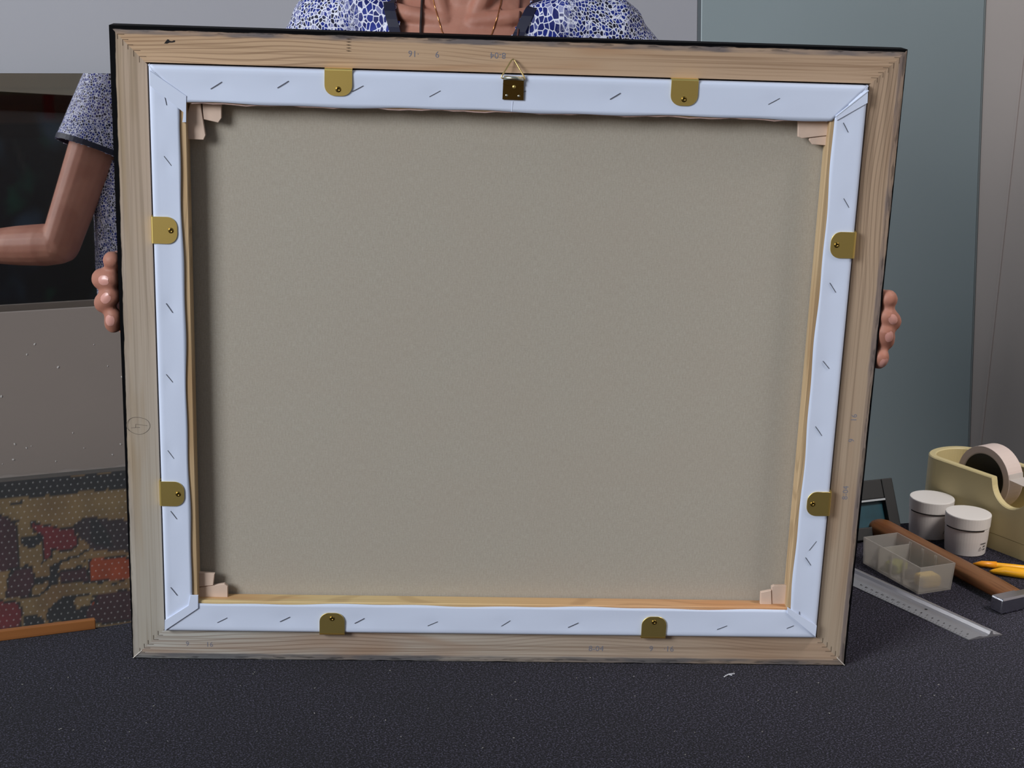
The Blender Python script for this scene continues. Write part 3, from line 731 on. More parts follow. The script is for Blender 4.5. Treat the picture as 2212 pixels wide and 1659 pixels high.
# brass offset clips
mt = simple('brass', (248, 220, 134), .40, metal=1.0, bump=(900, .05, .0002)); m_brass = mt
m_brass_dark = simple('brass_screw', (140, 116, 60), .3, metal=1.0)
def make_clip():
    bm = bmesh.new(); hw, ln, r = .01145, .0205, .0085
    out_ = []
    for t in range(9): out_.append((hw-r+r*math.cos(PI/2*t/8), ln-r+r*math.sin(PI/2*t/8)))
    for t in range(9): out_.append((-hw+r-r*math.sin(PI/2*t/8), ln-r+r*math.cos(PI/2*t/8)))
    out_ += [(-hw, 0.0), (hw, 0.0)]
    add_prism(bm, out_, -.0074, -.0066, bev=.00015)
    # bend down to the wood and a short foot
    pr = [(0, -.0074), (-.0009, -.0071), (-.0016, -.0062), (-.0017, -.0020), (-.0017, .0030), (-.0010, .0030), (-.0010, -.0014), (-.0009, -.0058), (-.0006, -.0064), (0, -.0066)]
    rings = [[(x, a, d) for a, d in pr] for x in (-hw, hw)]
    add_loft(bm, rings, True)
    bmesh.ops.recalc_face_normals(bm, faces=bm.faces)
    me = bpy.data.meshes.new('offset_clip'); bm.to_mesh(me); bm.free(); me.materials.append(m_brass)
    bm = bmesh.new()
    add_lathe(bm, [(0, -.0003), (.0024, -.0003), (.0024, .0001), (.0019, .0007), (.0010, .0010), (.0009, .0005), (0, .0004)], 18)
    bmesh.ops.recalc_face_normals(bm, faces=bm.faces)
    ms = bpy.data.meshes.new('screw'); bm.to_mesh(ms); bm.free(); ms.materials.append(m_brass_dark)
    for pz in ms.polygons: pz.use_smooth = True
    return me, ms
clip_me, screw_me = make_clip()
CL = [(0, -.1445), (0, .1445), (3, .3997), (3, .1640), (1, .4010), (1, .1640), (2, -.1490), (2, .1476)]
for k, pos in CL:
    x, z = (pos, 0) if k in (0, 2) else (0, pos)
    lx, _ = side_local(k, x, z)
    o = link('offset_clip', clip_me, None, f_root, side_mtx(k, CW/2+.0006, CZ0-.0006, CZ0+CH+.0006) @ T(lx, 0, 0))
    link('screw', screw_me, None, o, T(0, .0152, -.0074) @ Matrix.Rotation(PI, 4, 'X'))
# hanger
m_brass_old = simple('brass_aged', (120, 96, 50), .28, metal=1.0); m_ring = simple('brass_wire', (236, 206, 140), .25, metal=1.0); m_nickel = simple('brass_bright', (226, 222, 200), .22, metal=1.0)
hg = build('hanger_plate', poly_xz([(-.0080, .5166), (.0097, .5164), (.0095, .5325), (-.0078, .5328)], -.0076, -.0068, bev=.00015), m_brass_old, f_root)
build('folded_flap', poly_xz([(-.0076, .5330), (.0093, .5327), (.0095, .5288), (.0044, .5284), (.0026, .5266), (.0004, .5266), (-.0016, .5284), (-.0080, .5292)], -.0085, -.0078, bev=.00015), m_brass_old, hg)
build('sleeve', tube_bm([(-.0072, -.0082, .5343), (.0090, -.0082, .5340)], .0017, 14, hint=(0, 1, 0)), m_nickel, hg, smooth_=True)
build('triangle_ring', tube_bm([(0, -.0082, .5341), (-.0086, -.0082, .5338), (-.0095, -.0082, .5345), (-.0088, -.0078, .5362), (-.0012, -.0030, .5484), (.0001, -.0024, .5492), (.0014, -.0030, .5482), (.0095, -.0078, .5356), (.0102, -.0082, .5340), (.0092, -.0082, .5333), (0, -.0082, .5339)], .00066, 8, hint=(0, 1, 0)), m_ring, f_root, smooth_=True)
for x, z, mm in ((-.0046, .5199, m_nickel), (.0056, .5197, m_nickel), (.0014, .5272, m_brass)):
    bm = bmesh.new(); bmesh.ops.create_uvsphere(bm, u_segments=12, v_segments=8, radius=.0012 if mm is m_nickel else .0016, matrix=T(x, -.0076 if mm is m_nickel else -.0084, z) @ Matrix.Diagonal((1, .6, 1, 1)))
    build('nail_head', bm, mm, hg, smooth_=True)
# ------------------------------------------------------------------ things on the felt at the right
m_jar = simple('jar_plastic', (220, 212, 208), .4, noise=(30, .015)); m_jar_lid = simple('jar_lid', (226, 220, 216), .45)
m_ink = simple('label_ink', (34, 28, 28), .7)
def make_jar(name, label, x, y, r, ang):
    j = thing(name, label, 'jar', (x, y, 0), 0, 'white screw jars beside the tape dispenser'); j.scale = (1, 1, 1.06)
    k = r/.0262
    build('body', lathe_bm([(0, 0), (.0222*k, 0), (.0232*k, .0010), (.0246*k, .016), (.0252*k, .0290), (.0246*k, .0300), (0, .0300)], 48), m_jar, j, smooth_=False)
    l = build('lid', lathe_bm([(0, .0300), (.0254*k, .0302), (.0258*k, .0306), (.0262*k, .0424), (.0258*k, .0432), (.0245*k, .0434), (0, .0432)], 48), m_jar_lid, j)
    # the dark line under the lid
    n = 40; a0, a1 = ang[:2]
    rg = []
    for i in range(n+1):
        a = a0+(a1-a0)*i/n; c, s = math.cos(a), math.sin(a)
        rg.append([(c*rr, s*rr, z) for rr, z in ((.02555*k, .0291), (.02585*k, .0291), (.02585*k, .0302), (.02555*k, .0302))])
    bm = bmesh.new(); add_loft(bm, rg, True); build('dark_line', bm, m_ink, j)
    # small print: a recycling triangle and two rows of letters
    def wrap_bm(bm, a_c, z_c):
        for v in bm.verts:
            a = a_c+v.co.x/.0247/k; rr = .02475*k+(.0248-.0243)*0+v.co.z+ (v.co.y+z_c-.010)*.0005/.014
            v.co = (math.cos(a)*rr, math.sin(a)*rr, z_c+v.co.y)
    ac = ang[2]
    bm = bmesh.new()
    t = .0022
    tri = [Vector((t*math.sin(q*2*PI/3), t*math.cos(q*2*PI/3), 0)) for q in range(3)]
    add_tube(bm, tri+[tri[0]], .00022, 4)
    wrap_bm(bm, ac, .0092); build('printed_mark', bm, m_ink, j)
    bm = bmesh.new(); bm.from_mesh(text_mesh('MM', .0023, .0001)); wrap_bm(bm, ac+.16, .0108); 
    b2 = bmesh.new(); b2.from_mesh(text_mesh('NN', .0023, .0001)); wrap_bm(b2, ac+.16, .0076)
    me2 = bpy.data.meshes.new('printed_mark'); b2.to_mesh(me2); b2.free(); bm.from_mesh(me2)
    build('printed_mark', bm, m_ink, j)
    b3 = bmesh.new(); b3.from_mesh(text_mesh('WWWW', .0021, .0001)); wrap_bm(b3, ac-.02, .0140); build('printed_mark', b3, m_ink, j)
    for pz in ():
        pass
    return j
make_jar('jar', 'rear white screw jar, standing against the cream tape dispenser', .5247, .3719, .0257, (math.radians(-170), math.radians(-62), math.radians(-62)))
make_jar('jar', 'front white screw jar, between the hammer handle and the tape dispenser', .5505, .3189, .0256, (math.radians(-172), math.radians(-60), math.radians(-66)))

# tape dispenser
m_cream = simple('cream_plastic', (204, 188, 140), .45, noise=(30, .03), bump=(500, .08, .0003)); m_black = simple('black_plastic', (14, 14, 15), .4)
DU = Vector((.5155, -.8569, 0)); DN = Vector((.8569, .5155, 0))
md = Matrix.Identity(4)
for i in range(3):
    md[i][0] = DU[i]; md[i][1] = DN[i]; md[i][2] = (0, 0, 1)[i]
md.translation = (.5805, .3303, 0)
d_root = thing('tape_dispenser', 'cream desk tape dispenser at the right edge, holding the white roll', 'tape dispenser', mat=md)
WD, TK = .078, .0095
def top_h(s):
    if s < -.0035: return .0832
    if s < .047:                                   # the round scoop at the roll
        t = (s-.0235)/.027; t = max(-1, min(1, t))
        return .0545+(.0832-.0545)*(1-math.sqrt(max(0, 1-t*t)))
    return max(.060, .0832-(s-.047)*.35)
path = []
ss = [.105, .095, .085, .075, .065, .057, .050]+[.0235+.027*math.cos(PI*q/20) for q in range(1, 20)]+[-.0032, -.0045, -.02, -.04, -.06, -.075, -.086]
for s in ss: path.append((s, 0.0, (0, 1)))
for q in range(1, 24):
    a = PI*q/24; path.append((-.086-.031*math.sin(a)**.9, WD/2-WD/2*math.cos(a), (math.sin(a)*.9, math.cos(a))))
for s in ss[::-1]: path.append((s, WD, (0, -1)))
rings = []
for s, n_, dr in path:
    h = top_h(s); dx, dy = dr
    rings.append([(s, n_, .0190), (s, n_, h-.0012), (s+dx*.0012, n_+dy*.0012, h), (s+dx*(TK-.0012), n_+dy*(TK-.0012), h), (s+dx*TK, n_+dy*TK, h-.0012), (s+dx*TK, n_+dy*TK, .0190)])
bm = bmesh.new(); add_loft(bm, rings, True); build('body', bm, m_cream, d_root)
bm = bmesh.new(); add_box(bm, (.088, WD/2, .040), (.036, WD-2*TK+.001, .042), bev=.002); build('front_block', bm, m_cream, d_root)
outl = [(.1055, .0003)]+[(s, .0003) for s in (.05, 0, -.05)]+[(-.0855-.0306*math.sin(PI*q/24)**.9, WD/2-(WD/2-.0003)*math.cos(PI*q/24)) for q in range(0, 25)]+[(s, WD-.0003) for s in (-.05, 0, .05)]+[(.1055, WD-.0003)]
build('base', prism_bm(outl, .0, .0184, bev=.0006), m_cream, d_root)
bm = bmesh.new()
for q in range(18): add_box(bm, (.1065, .012+q*.0032, .0655), (.003, .0016, .006), rot=Matrix.Rotation(PI/4, 4, 'X'))
build('cutter_blade', bm, simple('blade_steel', (170, 172, 176), .3, metal=1), d_root)
# hub and roll: axis along local y
RC = Vector((-.040, 0, .0675))
def ring_y(prof, n=56):
    bm = bmesh.new(); rings = []
    for k in range(n):
        a = 2*PI*k/n; rings.append([(RC.x+r*math.cos(a), y, RC.z+r*math.sin(a)) for r, y in prof])
    L = [[bm.verts.new(q) for q in r] for r in rings]
    for i in range(n):
        A, B = L[i], L[(i+1) % n]; mm = len(A)
        for j in range(mm): bm.faces.new((A[j], B[j], B[(j+1) % mm], A[(j+1) % mm]))
    return bm
bm = ring_y([(.006, .0300), (.0290, .0300), (.0290, .0530), (.006, .0530)]); build('hub', bm, m_black, d_root)
build('axle', tube_bm([(RC.x, TK, RC.z), (RC.x, WD-TK, RC.z)], .0058, 14, hint=(0, 0, 1)), m_black, d_root)
m_tape = simple('masking_tape', (212, 194, 186), .6, noise=(60, .03)); m_core = simple('tape_core', (190, 176, 166), .8)
r_root = thing('tape_roll', 'roll of white masking tape standing in the cream dispenser', 'tape', mat=md @ T(RC.x, .041, .030))
inv = T(-RC.x, -.041, -.030)
bm = ring_y([(.0304, .0292), (.0378, .0292), (.0380, .0296), (.0380, .0536), (.0378, .0540), (.0304, .0540)]); bmesh.ops.transform(bm, matrix=inv, verts=bm.verts); build('tape', bm, m_tape, r_root)
bm = ring_y([(.0292, .0295), (.0303, .0293), (.0303, .0539), (.0292, .0537)]); bmesh.ops.transform(bm, matrix=inv, verts=bm.verts); build('core', bm, m_core, r_root)
a = math.radians(12); q0 = Vector((RC.x+.0382*math.cos(a), 0, RC.z+.0382*math.sin(a)))
pts = [q0+Vector((-.0012, 0, .006)), q0, Vector((.030, 0, .0728)), Vector((.108, 0, .0705))]
bm = bmesh.new(); rr = [[(q.x, .0296, q.z), (q.x, .0536, q.z), (q.x, .0536, q.z+.0003), (q.x, .0296, q.z+.0003)] for q in pts]
add_loft(bm, rr, True); bmesh.ops.transform(bm, matrix=inv, verts=bm.verts)
mt, nt = new_mat('tape_strip'); out = N(nt, 'ShaderNodeOutputMaterial'); p = N(nt, 'ShaderNodeBsdfPrincipled'); tr = N(nt, 'ShaderNodeBsdfTransparent'); mx = N(nt, 'ShaderNodeMixShader')
p.inputs['Base Color'].default_value = lin((214, 206, 200)); p.inputs['Roughness'].default_value = .4; mx.inputs[0].default_value = .6
nt.links.new(tr.outputs[0], mx.inputs[1]); nt.links.new(p.outputs[0], mx.inputs[2]); nt.links.new(mx.outputs[0], out.inputs[0])
build('tape_strip', bm, mt, r_root)

# translucent box
BX, BY, BH, TKB = .0460, .1005, .0305, .0013
mb = Matrix.Translation((.4552, .1800, .0002)) @ Matrix.Rotation(math.radians(21.2), 4, 'Z')
c_root = thing('storage_box', 'open translucent plastic box with small contents, beside the aluminium ruler', 'box', mat=mb)
mt, nt = new_mat('frosted_plastic'); out = N(nt, 'ShaderNodeOutputMaterial'); p = N(nt, 'ShaderNodeBsdfPrincipled'); tr = N(nt, 'ShaderNodeBsdfTransparent'); tl = N(nt, 'ShaderNodeBsdfTranslucent')
mx = N(nt, 'ShaderNodeMixShader'); mx2 = N(nt, 'ShaderNodeMixShader')
p.inputs['Base Color'].default_value = lin((206, 200, 194)); p.inputs['Roughness'].default_value = .3; tl.inputs['Color'].default_value = lin((206, 200, 190))
mx.inputs[0].default_value = .45; mx2.inputs[0].default_value = .48
nt.links.new(p.outputs[0], mx.inputs[1]); nt.links.new(tl.outputs[0], mx.inputs[2])
nt.links.new(tr.outputs[0], mx2.inputs[1]); nt.links.new(mx.outputs[0], mx2.inputs[2]); nt.links.new(mx2.outputs[0], out.inputs[0]); m_frost = mt
def trapbox():
    bm = bmesh.new(); e = .0016
    o0 = [(e, e), (BX-e, e), (BX-e, BY-e), (e, BY-e)]; o1 = [(0, 0), (BX, 0), (BX, BY), (0, BY)]
    def inset(p, t): return [(x+(t if x < BX/2 else -t), y+(t if y < BY/2 else -t)) for x, y in p]
    L = [[(x, y, 0) for x, y in o0], [(x, y, BH) for x, y in o1], [(x, y, BH) for x, y in inset(o1, TKB)], [(x, y, .0016) for x, y in inset(o0, TKB)]]
    Lv = add_loft(bm, L, True); return bm
build('box_shell', trapbox(), m_frost, c_root)
for yy in (.030, .052, .074):                      # slots for dividers on both long walls
    for xx in (TKB+.0009, BX-TKB-.0009):
        for d in (-.0013, .0013):
            build('divider_rib', box_bm((xx, yy+d, .0155), (.0016, .0009, .0260)), m_frost, c_root)
build('divider', box_bm((BX/2, .074, .0145), (BX-.0054, .0011, .0240)), m_frost, c_root)
y_root = thing('yellow_cube', 'yellowish lump seen through the near corner of the translucent box', 'eraser', mat=mb @ T(.024, .016, .0018))
build('block', box_bm((0, 0, .0068), (.024, .020, .0135), bev=.004, seg=3), simple('yellow_eraser', (226, 188, 92), .7, noise=(90, .15)), y_root)
bm = box_bm((0, 0, .006), (.020, .018, .012), bev=.003, seg=3)
tag(build('green_lump', bm, simple('green_eraser', (150, 150, 70), .7, noise=(90, .2)), mtx=mb @ T(.018, .062, .0018) @ Matrix.Rotation(.3, 4, 'Z')), 'olive green lump near the far end inside the translucent box', 'eraser')
bm = box_bm((0, 0, .004), (.016, .014, .008), bev=.002, seg=2)
tag(build('dark_lump', bm, simple('dark_eraser', (44, 40, 38), .6), mtx=mb @ T(.023, .040, .0018) @ Matrix.Rotation(-.4, 4, 'Z')), 'small dark lump in the middle of the translucent box', 'eraser')

# aluminium ruler
mr = Matrix.Identity(4)
RD = Vector((-.5005, .866, 0)).normalized(); RN = Vector((RD.y, -RD.x, 0))
for i in range(3):
    mr[i][0] = RD[i]; mr[i][1] = -RN[i] if False else RN[i]; mr[i][2] = (0, 0, 1)[i]
mr.translation = (.4720, .0636, .0002)
m_alu = simple('brushed_aluminium', (186, 184, 187), .40, metal=.85, noise=(40, .05)); 
l_root = thing('ruler', 'aluminium safety ruler with a raised rib, lying in front of the translucent box', 'ruler', mat=mr)
pr = [(0, 0), (0, .0008), (.0125, .0028), (.0150, .0022), (.0165, .0016), (.0215, .0016), (.0240, .0030), (.0252, .0060), (.0262, .0066), (.0274, .0062), (.0280, .0045), (.0284, .0026), (.0400, .0008), (.0400, 0)]
L0 = .290
rings = [[(x+(-.0075 if x == 0 else 0)*(y/.04), y, z) for y, z in pr] for x in (0, .03, .12, L0)]
bm = bmesh.new(); add_loft(bm, rings, True); build('blade', bm, m_alu, l_root)
bm = bmesh.new()
for q in range(19*2):
    x = .006+q*.00385
    ln = .0030 if q % 2 == 0 else .0018
    add_box(bm, (x, .0006+ln/2, .0009+.00016*ln/.001*.5), (.00028, ln, .00022), rot=Matrix.Rotation(math.atan2(.0020, .0125), 4, 'X'))
o = build('scale_ticks', bm, m_ink, l_root); o['kind'] = 'stuff'
for q in range(20):
    me = text_mesh(str(q), .0036, .00004)
    th = math.atan2(.0020, .0125)
    link('scale_number', me, m_ink, l_root, T(.0062+q*.0077, .0072, .00205) @ Matrix.Rotation(th, 4, 'X') @ Matrix.Rotation(PI, 4, 'Z') @ T(-.001, -.003, 0) if False else T(.0062+q*.0077+.0011, .0058, .00188) @ Matrix.Rotation(th, 4, 'X') @ Matrix.Rotation(PI, 4, 'Y') @ Matrix.Rotation(PI, 4, 'Y'))
build('hang_hole', prism_bm([(.0745+.0016*math.cos(t*PI/8), .0190+.0016*math.sin(t*PI/8)) for t in range(16)], .00165, .00172), m_black, l_root)

# hammer
hd = Vector((.894, .448, 0)).normalized(); hn = Vector((.3986, -.917, 0)).normalized()
mh = Matrix.Identity(4)
for i in range(3):
    mh[i][0] = hn[i]; mh[i][1] = (-hn.y, hn.x, 0)[i]; mh[i][2] = (0, 0, 1)[i]
mh.translation = (.4600, .3625, 0)
h_root = thing('hammer', 'hammer with an orange brown wooden handle and polished steel head', 'hammer', mat=mh)
m_handle = wood('hammer_handle', (138, 86, 50), (124, 84, 54), (100, 58, 32), 8.8, half=.12, grain=.35, rough=.35)
secs = [(-.006, .003, .004), (-.004, .0105, .0075), (0, .0142, .0098), (.008, .0158, .0108), (.03, .0152, .0105), (.08, .0135, .0095), (.14, .0125, .0088), (.19, .0140, .0080), (.218, .0146, .0066), (.228, .0140, .0060)]
rings = []
for x, hw, hz in secs:
    rings.append([(x, hw*math.copysign(abs(math.cos(2*PI*k/24))**.8, math.cos(2*PI*k/24)), (.0112 if x < .15 else .0112-.0020*min(1, (x-.15)/.07))+hz*math.copysign(abs(math.sin(2*PI*k/24))**.8, math.sin(2*PI*k/24))) for k in range(24)])
bm = bmesh.new(); add_loft(bm, rings, True); build('handle', bm, m_handle, h_root, smooth_=True)
m_chrome = simple('polished_steel', (196, 197, 204), .24, metal=1.0)
hl = mh.inverted() @ Vector((.5231, .1355, 0))
rr = mh.inverted().to_3x3() @ hd
ang = math.atan2(rr.y, rr.x)
mhd = T(hl.x, hl.y, 0) @ Matrix.Rotation(ang, 4, 'Z')
bm = bmesh.new(); add_box(bm, (.0165, 0, .0088), (.033, .0165, .0165), bev=.0018, seg=2); add_box(bm, (.046, 0, .0088), (.030, .0140, .0150), bev=.001, seg=1)
add_loft(bm, [[(.060, -.007, .0015), (.060, .007, .0015), (.060, .007, .0160), (.060, -.007, .0160)], [(.105, -.0075, .0070), (.105, .0075, .0070), (.105, .0075, .0105), (.105, -.0075, .0105)]], True)
build('head', bm, m_chrome, h_root, mhd)

# two orange pens
m_or = simple('orange_plastic', (248, 176, 30), .35); m_or2 = simple('orange_plastic_deep', (238, 152, 26), .4)
def pen(name, label, x, y, yaw, r, L, clip):
    p_ = thing(name, label, 'pen', (x, y, 0), yaw, None)
    bm = bmesh.new(); add_tube(bm, [(0, 0, r*.45), (.004, 0, r*.6), (.016, 0, r*1.0), (L, 0, r*1.02)], [.0007, r*.45, r*.96, r], 14)
    build('barrel', bm, m_or, p_, smooth_=True)
    if clip:
        bm = bmesh.new(); add_tube(bm, [(.001, 0, r*.7), (.010, 0, r*1.0), (.026, 0, r*1.12)], [r*.35, r*.98, r*1.14], 14)
        build('cap', bm, m_or2, p_, smooth_=True)
    return p_
pen('pen', 'slim orange pen with a cap, lying behind the thicker orange one', .5425, .2688, math.radians(-15), .0036, .135, True)
pen('pen', 'thicker orange yellow pen pointing at the hammer handle', .5542, .2467, math.radians(-22), .0054, .120, False)

# small framed photo behind the big frame
mp_ = Matrix.Translation((.4360, .3420, .0004)) @ Matrix.Rotation(math.radians(20), 4, 'Z') @ Matrix.Rotation(math.radians(-27), 4, 'X')
q_root = thing('photo_frame', 'small dark desk photo frame with a teal picture, behind the hammer handle', 'photo frame', mat=mp_)
m_fr = simple('photo_frame_black', (13, 13, 14), .5)
PWD, PHT, FB = .110, .069, .0150
bm = bmesh.new()
for c_, s_ in (((0, 0, FB/2), (PWD, .012, FB)), ((0, 0, PHT-FB*.9/1), (PWD, .012, FB*1.8)), ((-PWD/2+FB/2, 0, PHT/2), (FB, .012, PHT)), ((PWD/2-FB/2, 0, PHT/2), (FB, .012, PHT))):
    pass
def rail(name, c_, s_): build(name, box_bm(c_, s_, bev=.0012), m_fr, q_root)
rail('frame_side', (0, .0, FB/2), (PWD-2*FB, .012, FB)); rail('frame_side', (0, 0, PHT-.0115), (PWD-2*FB, .012, .023))
rail('frame_side', (-PWD/2+FB/2, 0, PHT/2), (FB, .0124, PHT)); rail('frame_side', (PWD/2-FB/2, 0, PHT/2), (FB, .0124, PHT))
build('slip', box_bm((0, -.0045, PHT-.0240), (PWD-2*FB, .004, .0022)), simple('pale_slip', (168, 172, 176), .5), q_root)
build('photo', box_bm((0, .002, (FB+PHT-.023)/2), (PWD-2*FB, .003, PHT-.023-FB)), simple('teal_photo', (18, 62, 74), .35, noise=(60, .5)), q_root)
build('strut', box_bm((0, .0215, .025), (.03, .003, .054), rot=Matrix.Rotation(math.radians(40), 4, 'X')), m_fr, q_root)
# ------------------------------------------------------------------ the woman holding the frame
P0 = Vector((-.030, .420, 0)); PHI = math.radians(-12)
MPW = Matrix.Translation(P0) @ Matrix.Rotation(PHI, 4, 'Z')
w_root = thing('person', 'woman in a blue and white patterned blouse standing behind the frame, holding both its sides', 'person', mat=Matrix.Translation((P0.x, P0.y, FLOOR)))
W_INV = Matrix.Translation((-P0.x, -P0.y, -FLOOR))
def lp(x, y, z): return MPW @ Vector((x, y, z))
def ring(cx, cy, z, rx, ry, n=28, e=1.0):
    r = []
    for k in range(n):
        c, s = math.cos(2*PI*k/n), math.sin(2*PI*k/n)
        r.append(lp(cx+rx*math.copysign(abs(c)**e, c), cy+ry*math.copysign(abs(s)**e, s), z))
    return r
def limb(bm, pts, rad, n=16, **k): add_tube(bm, pts, rad, n, round_ends=True, **k)
m_skin_name = 'skin'
mt, nt = new_mat('skin'); out = N(nt, 'ShaderNodeOutputMaterial'); p = N(nt, 'ShaderNodeBsdfPrincipled'); nt.links.new(p.outputs[0], out.inputs[0])
tc = N(nt, 'ShaderNodeTexCoord'); n1 = N(nt, 'ShaderNodeTexNoise'); n1.inputs['Scale'].default_value = 22; n1.inputs['Detail'].default_value = 4; nt.links.new(tc.outputs['Object'], n1.inputs['Vector'])
n2 = N(nt, 'ShaderNodeTexNoise'); n2.inputs['Scale'].default_value = 260; n2.inputs['Detail'].default_value = 3; nt.links.new(tc.outputs['Object'], n2.inputs['Vector'])
c = mixc(nt, smooth(nt, n1.outputs[0], .35, .65), lin((163, 109, 91)), lin((177, 123, 104))); c = mixc(nt, math_n(nt, 'MULTIPLY', smooth(nt, n2.outputs[0], .6, .75), .25), c, lin((156, 98, 80)))
nt.links.new(c, p.inputs['Base Color']); p.inputs['Roughness'].default_value = .56; p.inputs['Subsurface Weight'].default_value = .12
p.inputs['Subsurface Radius'].default_value = (.012, .004, .002); p.inputs['Subsurface Scale'].default_value = .4; p.inputs['Specular IOR Level'].default_value = .35
b = N(nt, 'ShaderNodeBump'); b.inputs['Strength'].default_value = .25; b.inputs['Distance'].default_value = .0006; nt.links.new(n2.outputs[0], b.inputs['Height']); nt.links.new(b.outputs[0], p.inputs['Normal'])
m_skin = mt

TORSO = [(.00, 0, .02, .170, .118), (.06, 0, .018, .174, .120), (.15, 0, .012, .158, .108), (.26, 0, .008, .138, .094), (.36, 0, .002, .146, .104), (.43, 0, -.006, .154, .114), (.49, 0, 0, .158, .104), (.535, 0, .006, .158, .084), (.565, 0, .010, .130, .068), (.590, 0, .012, .085, .056), (.61, 0, .012, .060, .050)]
SHR, SHL = lp(-.156, .006, .540), lp(.156, .006, .540)
ELR, ELL = Vector((-.276, .390, .258)), Vector((.300, .330, .250))
WRR, WRL = Vector((-.3330, .112, .270)), Vector((.3330, .110, .256))
def body_shell():
    bm = bmesh.new()
    add_loft(bm, [ring(cx, cy, z, rx, ry) for z, cx, cy, rx, ry in TORSO], True)
    # neck, head
    add_loft(bm, [ring(0, .012, .575, .062, .058), ring(0, .008, .62, .053, .054), ring(0, .000, .66, .050, .053), ring(0, -.004, .70, .050, .056)], True)
    add_loft(bm, [ring(0, -.046, .668, .020, .016), ring(0, -.040, .684, .040, .050), ring(0, -.030, .715, .058, .074), ring(0, -.020, .75, .068, .088), ring(0, -.014, .785, .073, .094), ring(0, -.008, .82, .072, .094), ring(0, -.004, .85, .060, .080), ring(0, 0, .872, .036, .050), ring(0, 0, .880, .010, .014)], True)
    limb(bm, [lp(0, -.110, .772), lp(0, -.122, .748), lp(0, -.128, .738)], [.007, .010, .012], 10)          # nose
    for s in (-1, 1):
        limb(bm, [lp(s*.074, .004, .775), lp(s*.079, .008, .758), lp(s*.072, -.002, .735)], [.012, .013, .007], 8)   # ear
        limb(bm, [lp(s*.014, -.102, .712), lp(s*.002, -.106, .7125)], [.0055, .0075], 8)
        limb(bm, [lp(s*.013, -.101, .704), lp(s*.002, -.104, .7025)], [.006, .008], 8)
        # sternomastoid, collar bone, trapezius, shoulder
        limb(bm, [lp(s*.052, .020, .70), lp(s*.042, -.022, .645), lp(s*.026, -.040, .60), lp(s*.015, -.047, .572)], [.013, .014, .011, .008], 10)
        limb(bm, [lp(s*.016, -.048, .570), lp(s*.055, -.047, .576), lp(s*.10, -.027, .583), lp(s*.140, -.004, .572)], [.0105, .0095, .010, .014], 10)
        limb(bm, [lp(s*.030, .030, .64), lp(s*.07, .030, .610), lp(s*.115, .020, .578), lp(s*.146, .010, .552)], [.030, .031, .032, .038], 14)
    for sh, el, wr, sg in ((SHR, ELR, WRR, -1), (SHL, ELL, WRL, 1)):
        limb(bm, [sh, sh.lerp(el, .3), sh.lerp(el, .65), sh.lerp(el, .92), el], [.047, .043, .038, .0345, .0335], 20)
        dl = (wr-el).normalized()
        limb(bm, [el, el.lerp(wr, .12), el.lerp(wr, .35), el.lerp(wr, .7), wr], [.0335, .0365, .0345, .0275, .0235], 20)
        limb(bm, [el+(el-sh).normalized()*.006-dl*.014, el-dl*.004], [.020, .024], 12)
    return bm
bm = body_shell()
# hands: palm, thumb on the far (picture) side of the frame, four fingers curled round its edge
NAILS = []
def hand(bm, s, wr, fz, spread, dip, tipz, tx):
    """s: -1 viewer's left, +1 right.  fz: heights of the four fingers"""
    X = FWID/2
    zc = sum(fz)/4
    kn = []
    for i, z in enumerate(fz):
        rr = [.0088, .0096, .0094, .0082][i]
        mcp = Vector((s*(X+(.005, .0215, .0205, .004)[i]), .060+.003*i, z-.013-.001*i))
        pip = Vector((s*(X+(.0070, .0165, .0160, .0065)[i]), .027, z+spread[i]*.6-.004))
        dp = Vector((s*(X+dip[i]), .0005, z+spread[i]))
        tp = Vector((s*(X+tx[i]), -.0040+(0 if i < 3 else .001), z+tipz[i]))
        limb(bm, [mcp, mcp.lerp(pip, .5), pip, pip.lerp(dp, .5), dp, dp.lerp(tp, .5), tp], [rr*1.18, rr*1.05, rr*1.08, rr*.98, rr*1.0, rr*.99, rr*.95], 14)
        kn.append(mcp)
        if i: NAILS.append((s, dp, tp, rr))
    # palm
    base = wr
    for i in range(4):
        q = kn[i]; w0 = base+Vector((0, 0, .012*(1.5-i)))
        limb(bm, [w0, w0.lerp(q, .5)+Vector((-s*.004, 0, 0)), q], [.0150, .0140, .0108], 12)
    limb(bm, [base+Vector((0, -.004, .006)), base.lerp(kn[0], .35)+Vector((-s*.012, 0, .006)), Vector((s*(X+.002), .0540, zc+.006)), Vector((s*(X-.022), .0260, zc+.014)), Vector((s*(X-.040), .0190, zc+.018))], [.016, .0155, .0120, .0100, .0085], 14)
hand(bm, -1, WRR, [.3720, .3556, .3379, .3190], [-.002, 0, -.0035, -.003], [.0050, .0162, .0150, .0078], [.001, .0008, .0045, .0045], [.0062, .0082, .0078, .0066])
hand(bm, 1, WRL, [.3527, .3350, .3188, .2994], [0, -.002, -.003, -.002], [.0085, .0130, .0085, .0055], [.002, .004, .006, .002], [.0068, .0072, .0066, .0058])
me = voxel(bm, .0021, 3)
me.transform(W_INV)
body = link('body', me, m_skin, w_root, smooth_=True)
bvh_body = BVHTree.FromPolygons([v.co.copy() for v in me.vertices], [list(pz.vertices) for pz in me.polygons])
OFF = Vector((P0.x, P0.y, FLOOR))
def hit(bvh, o, d):
    r = bvh.ray_cast(o-OFF, d, 3.0)
    return r[0]+OFF if r[0] is not None else None
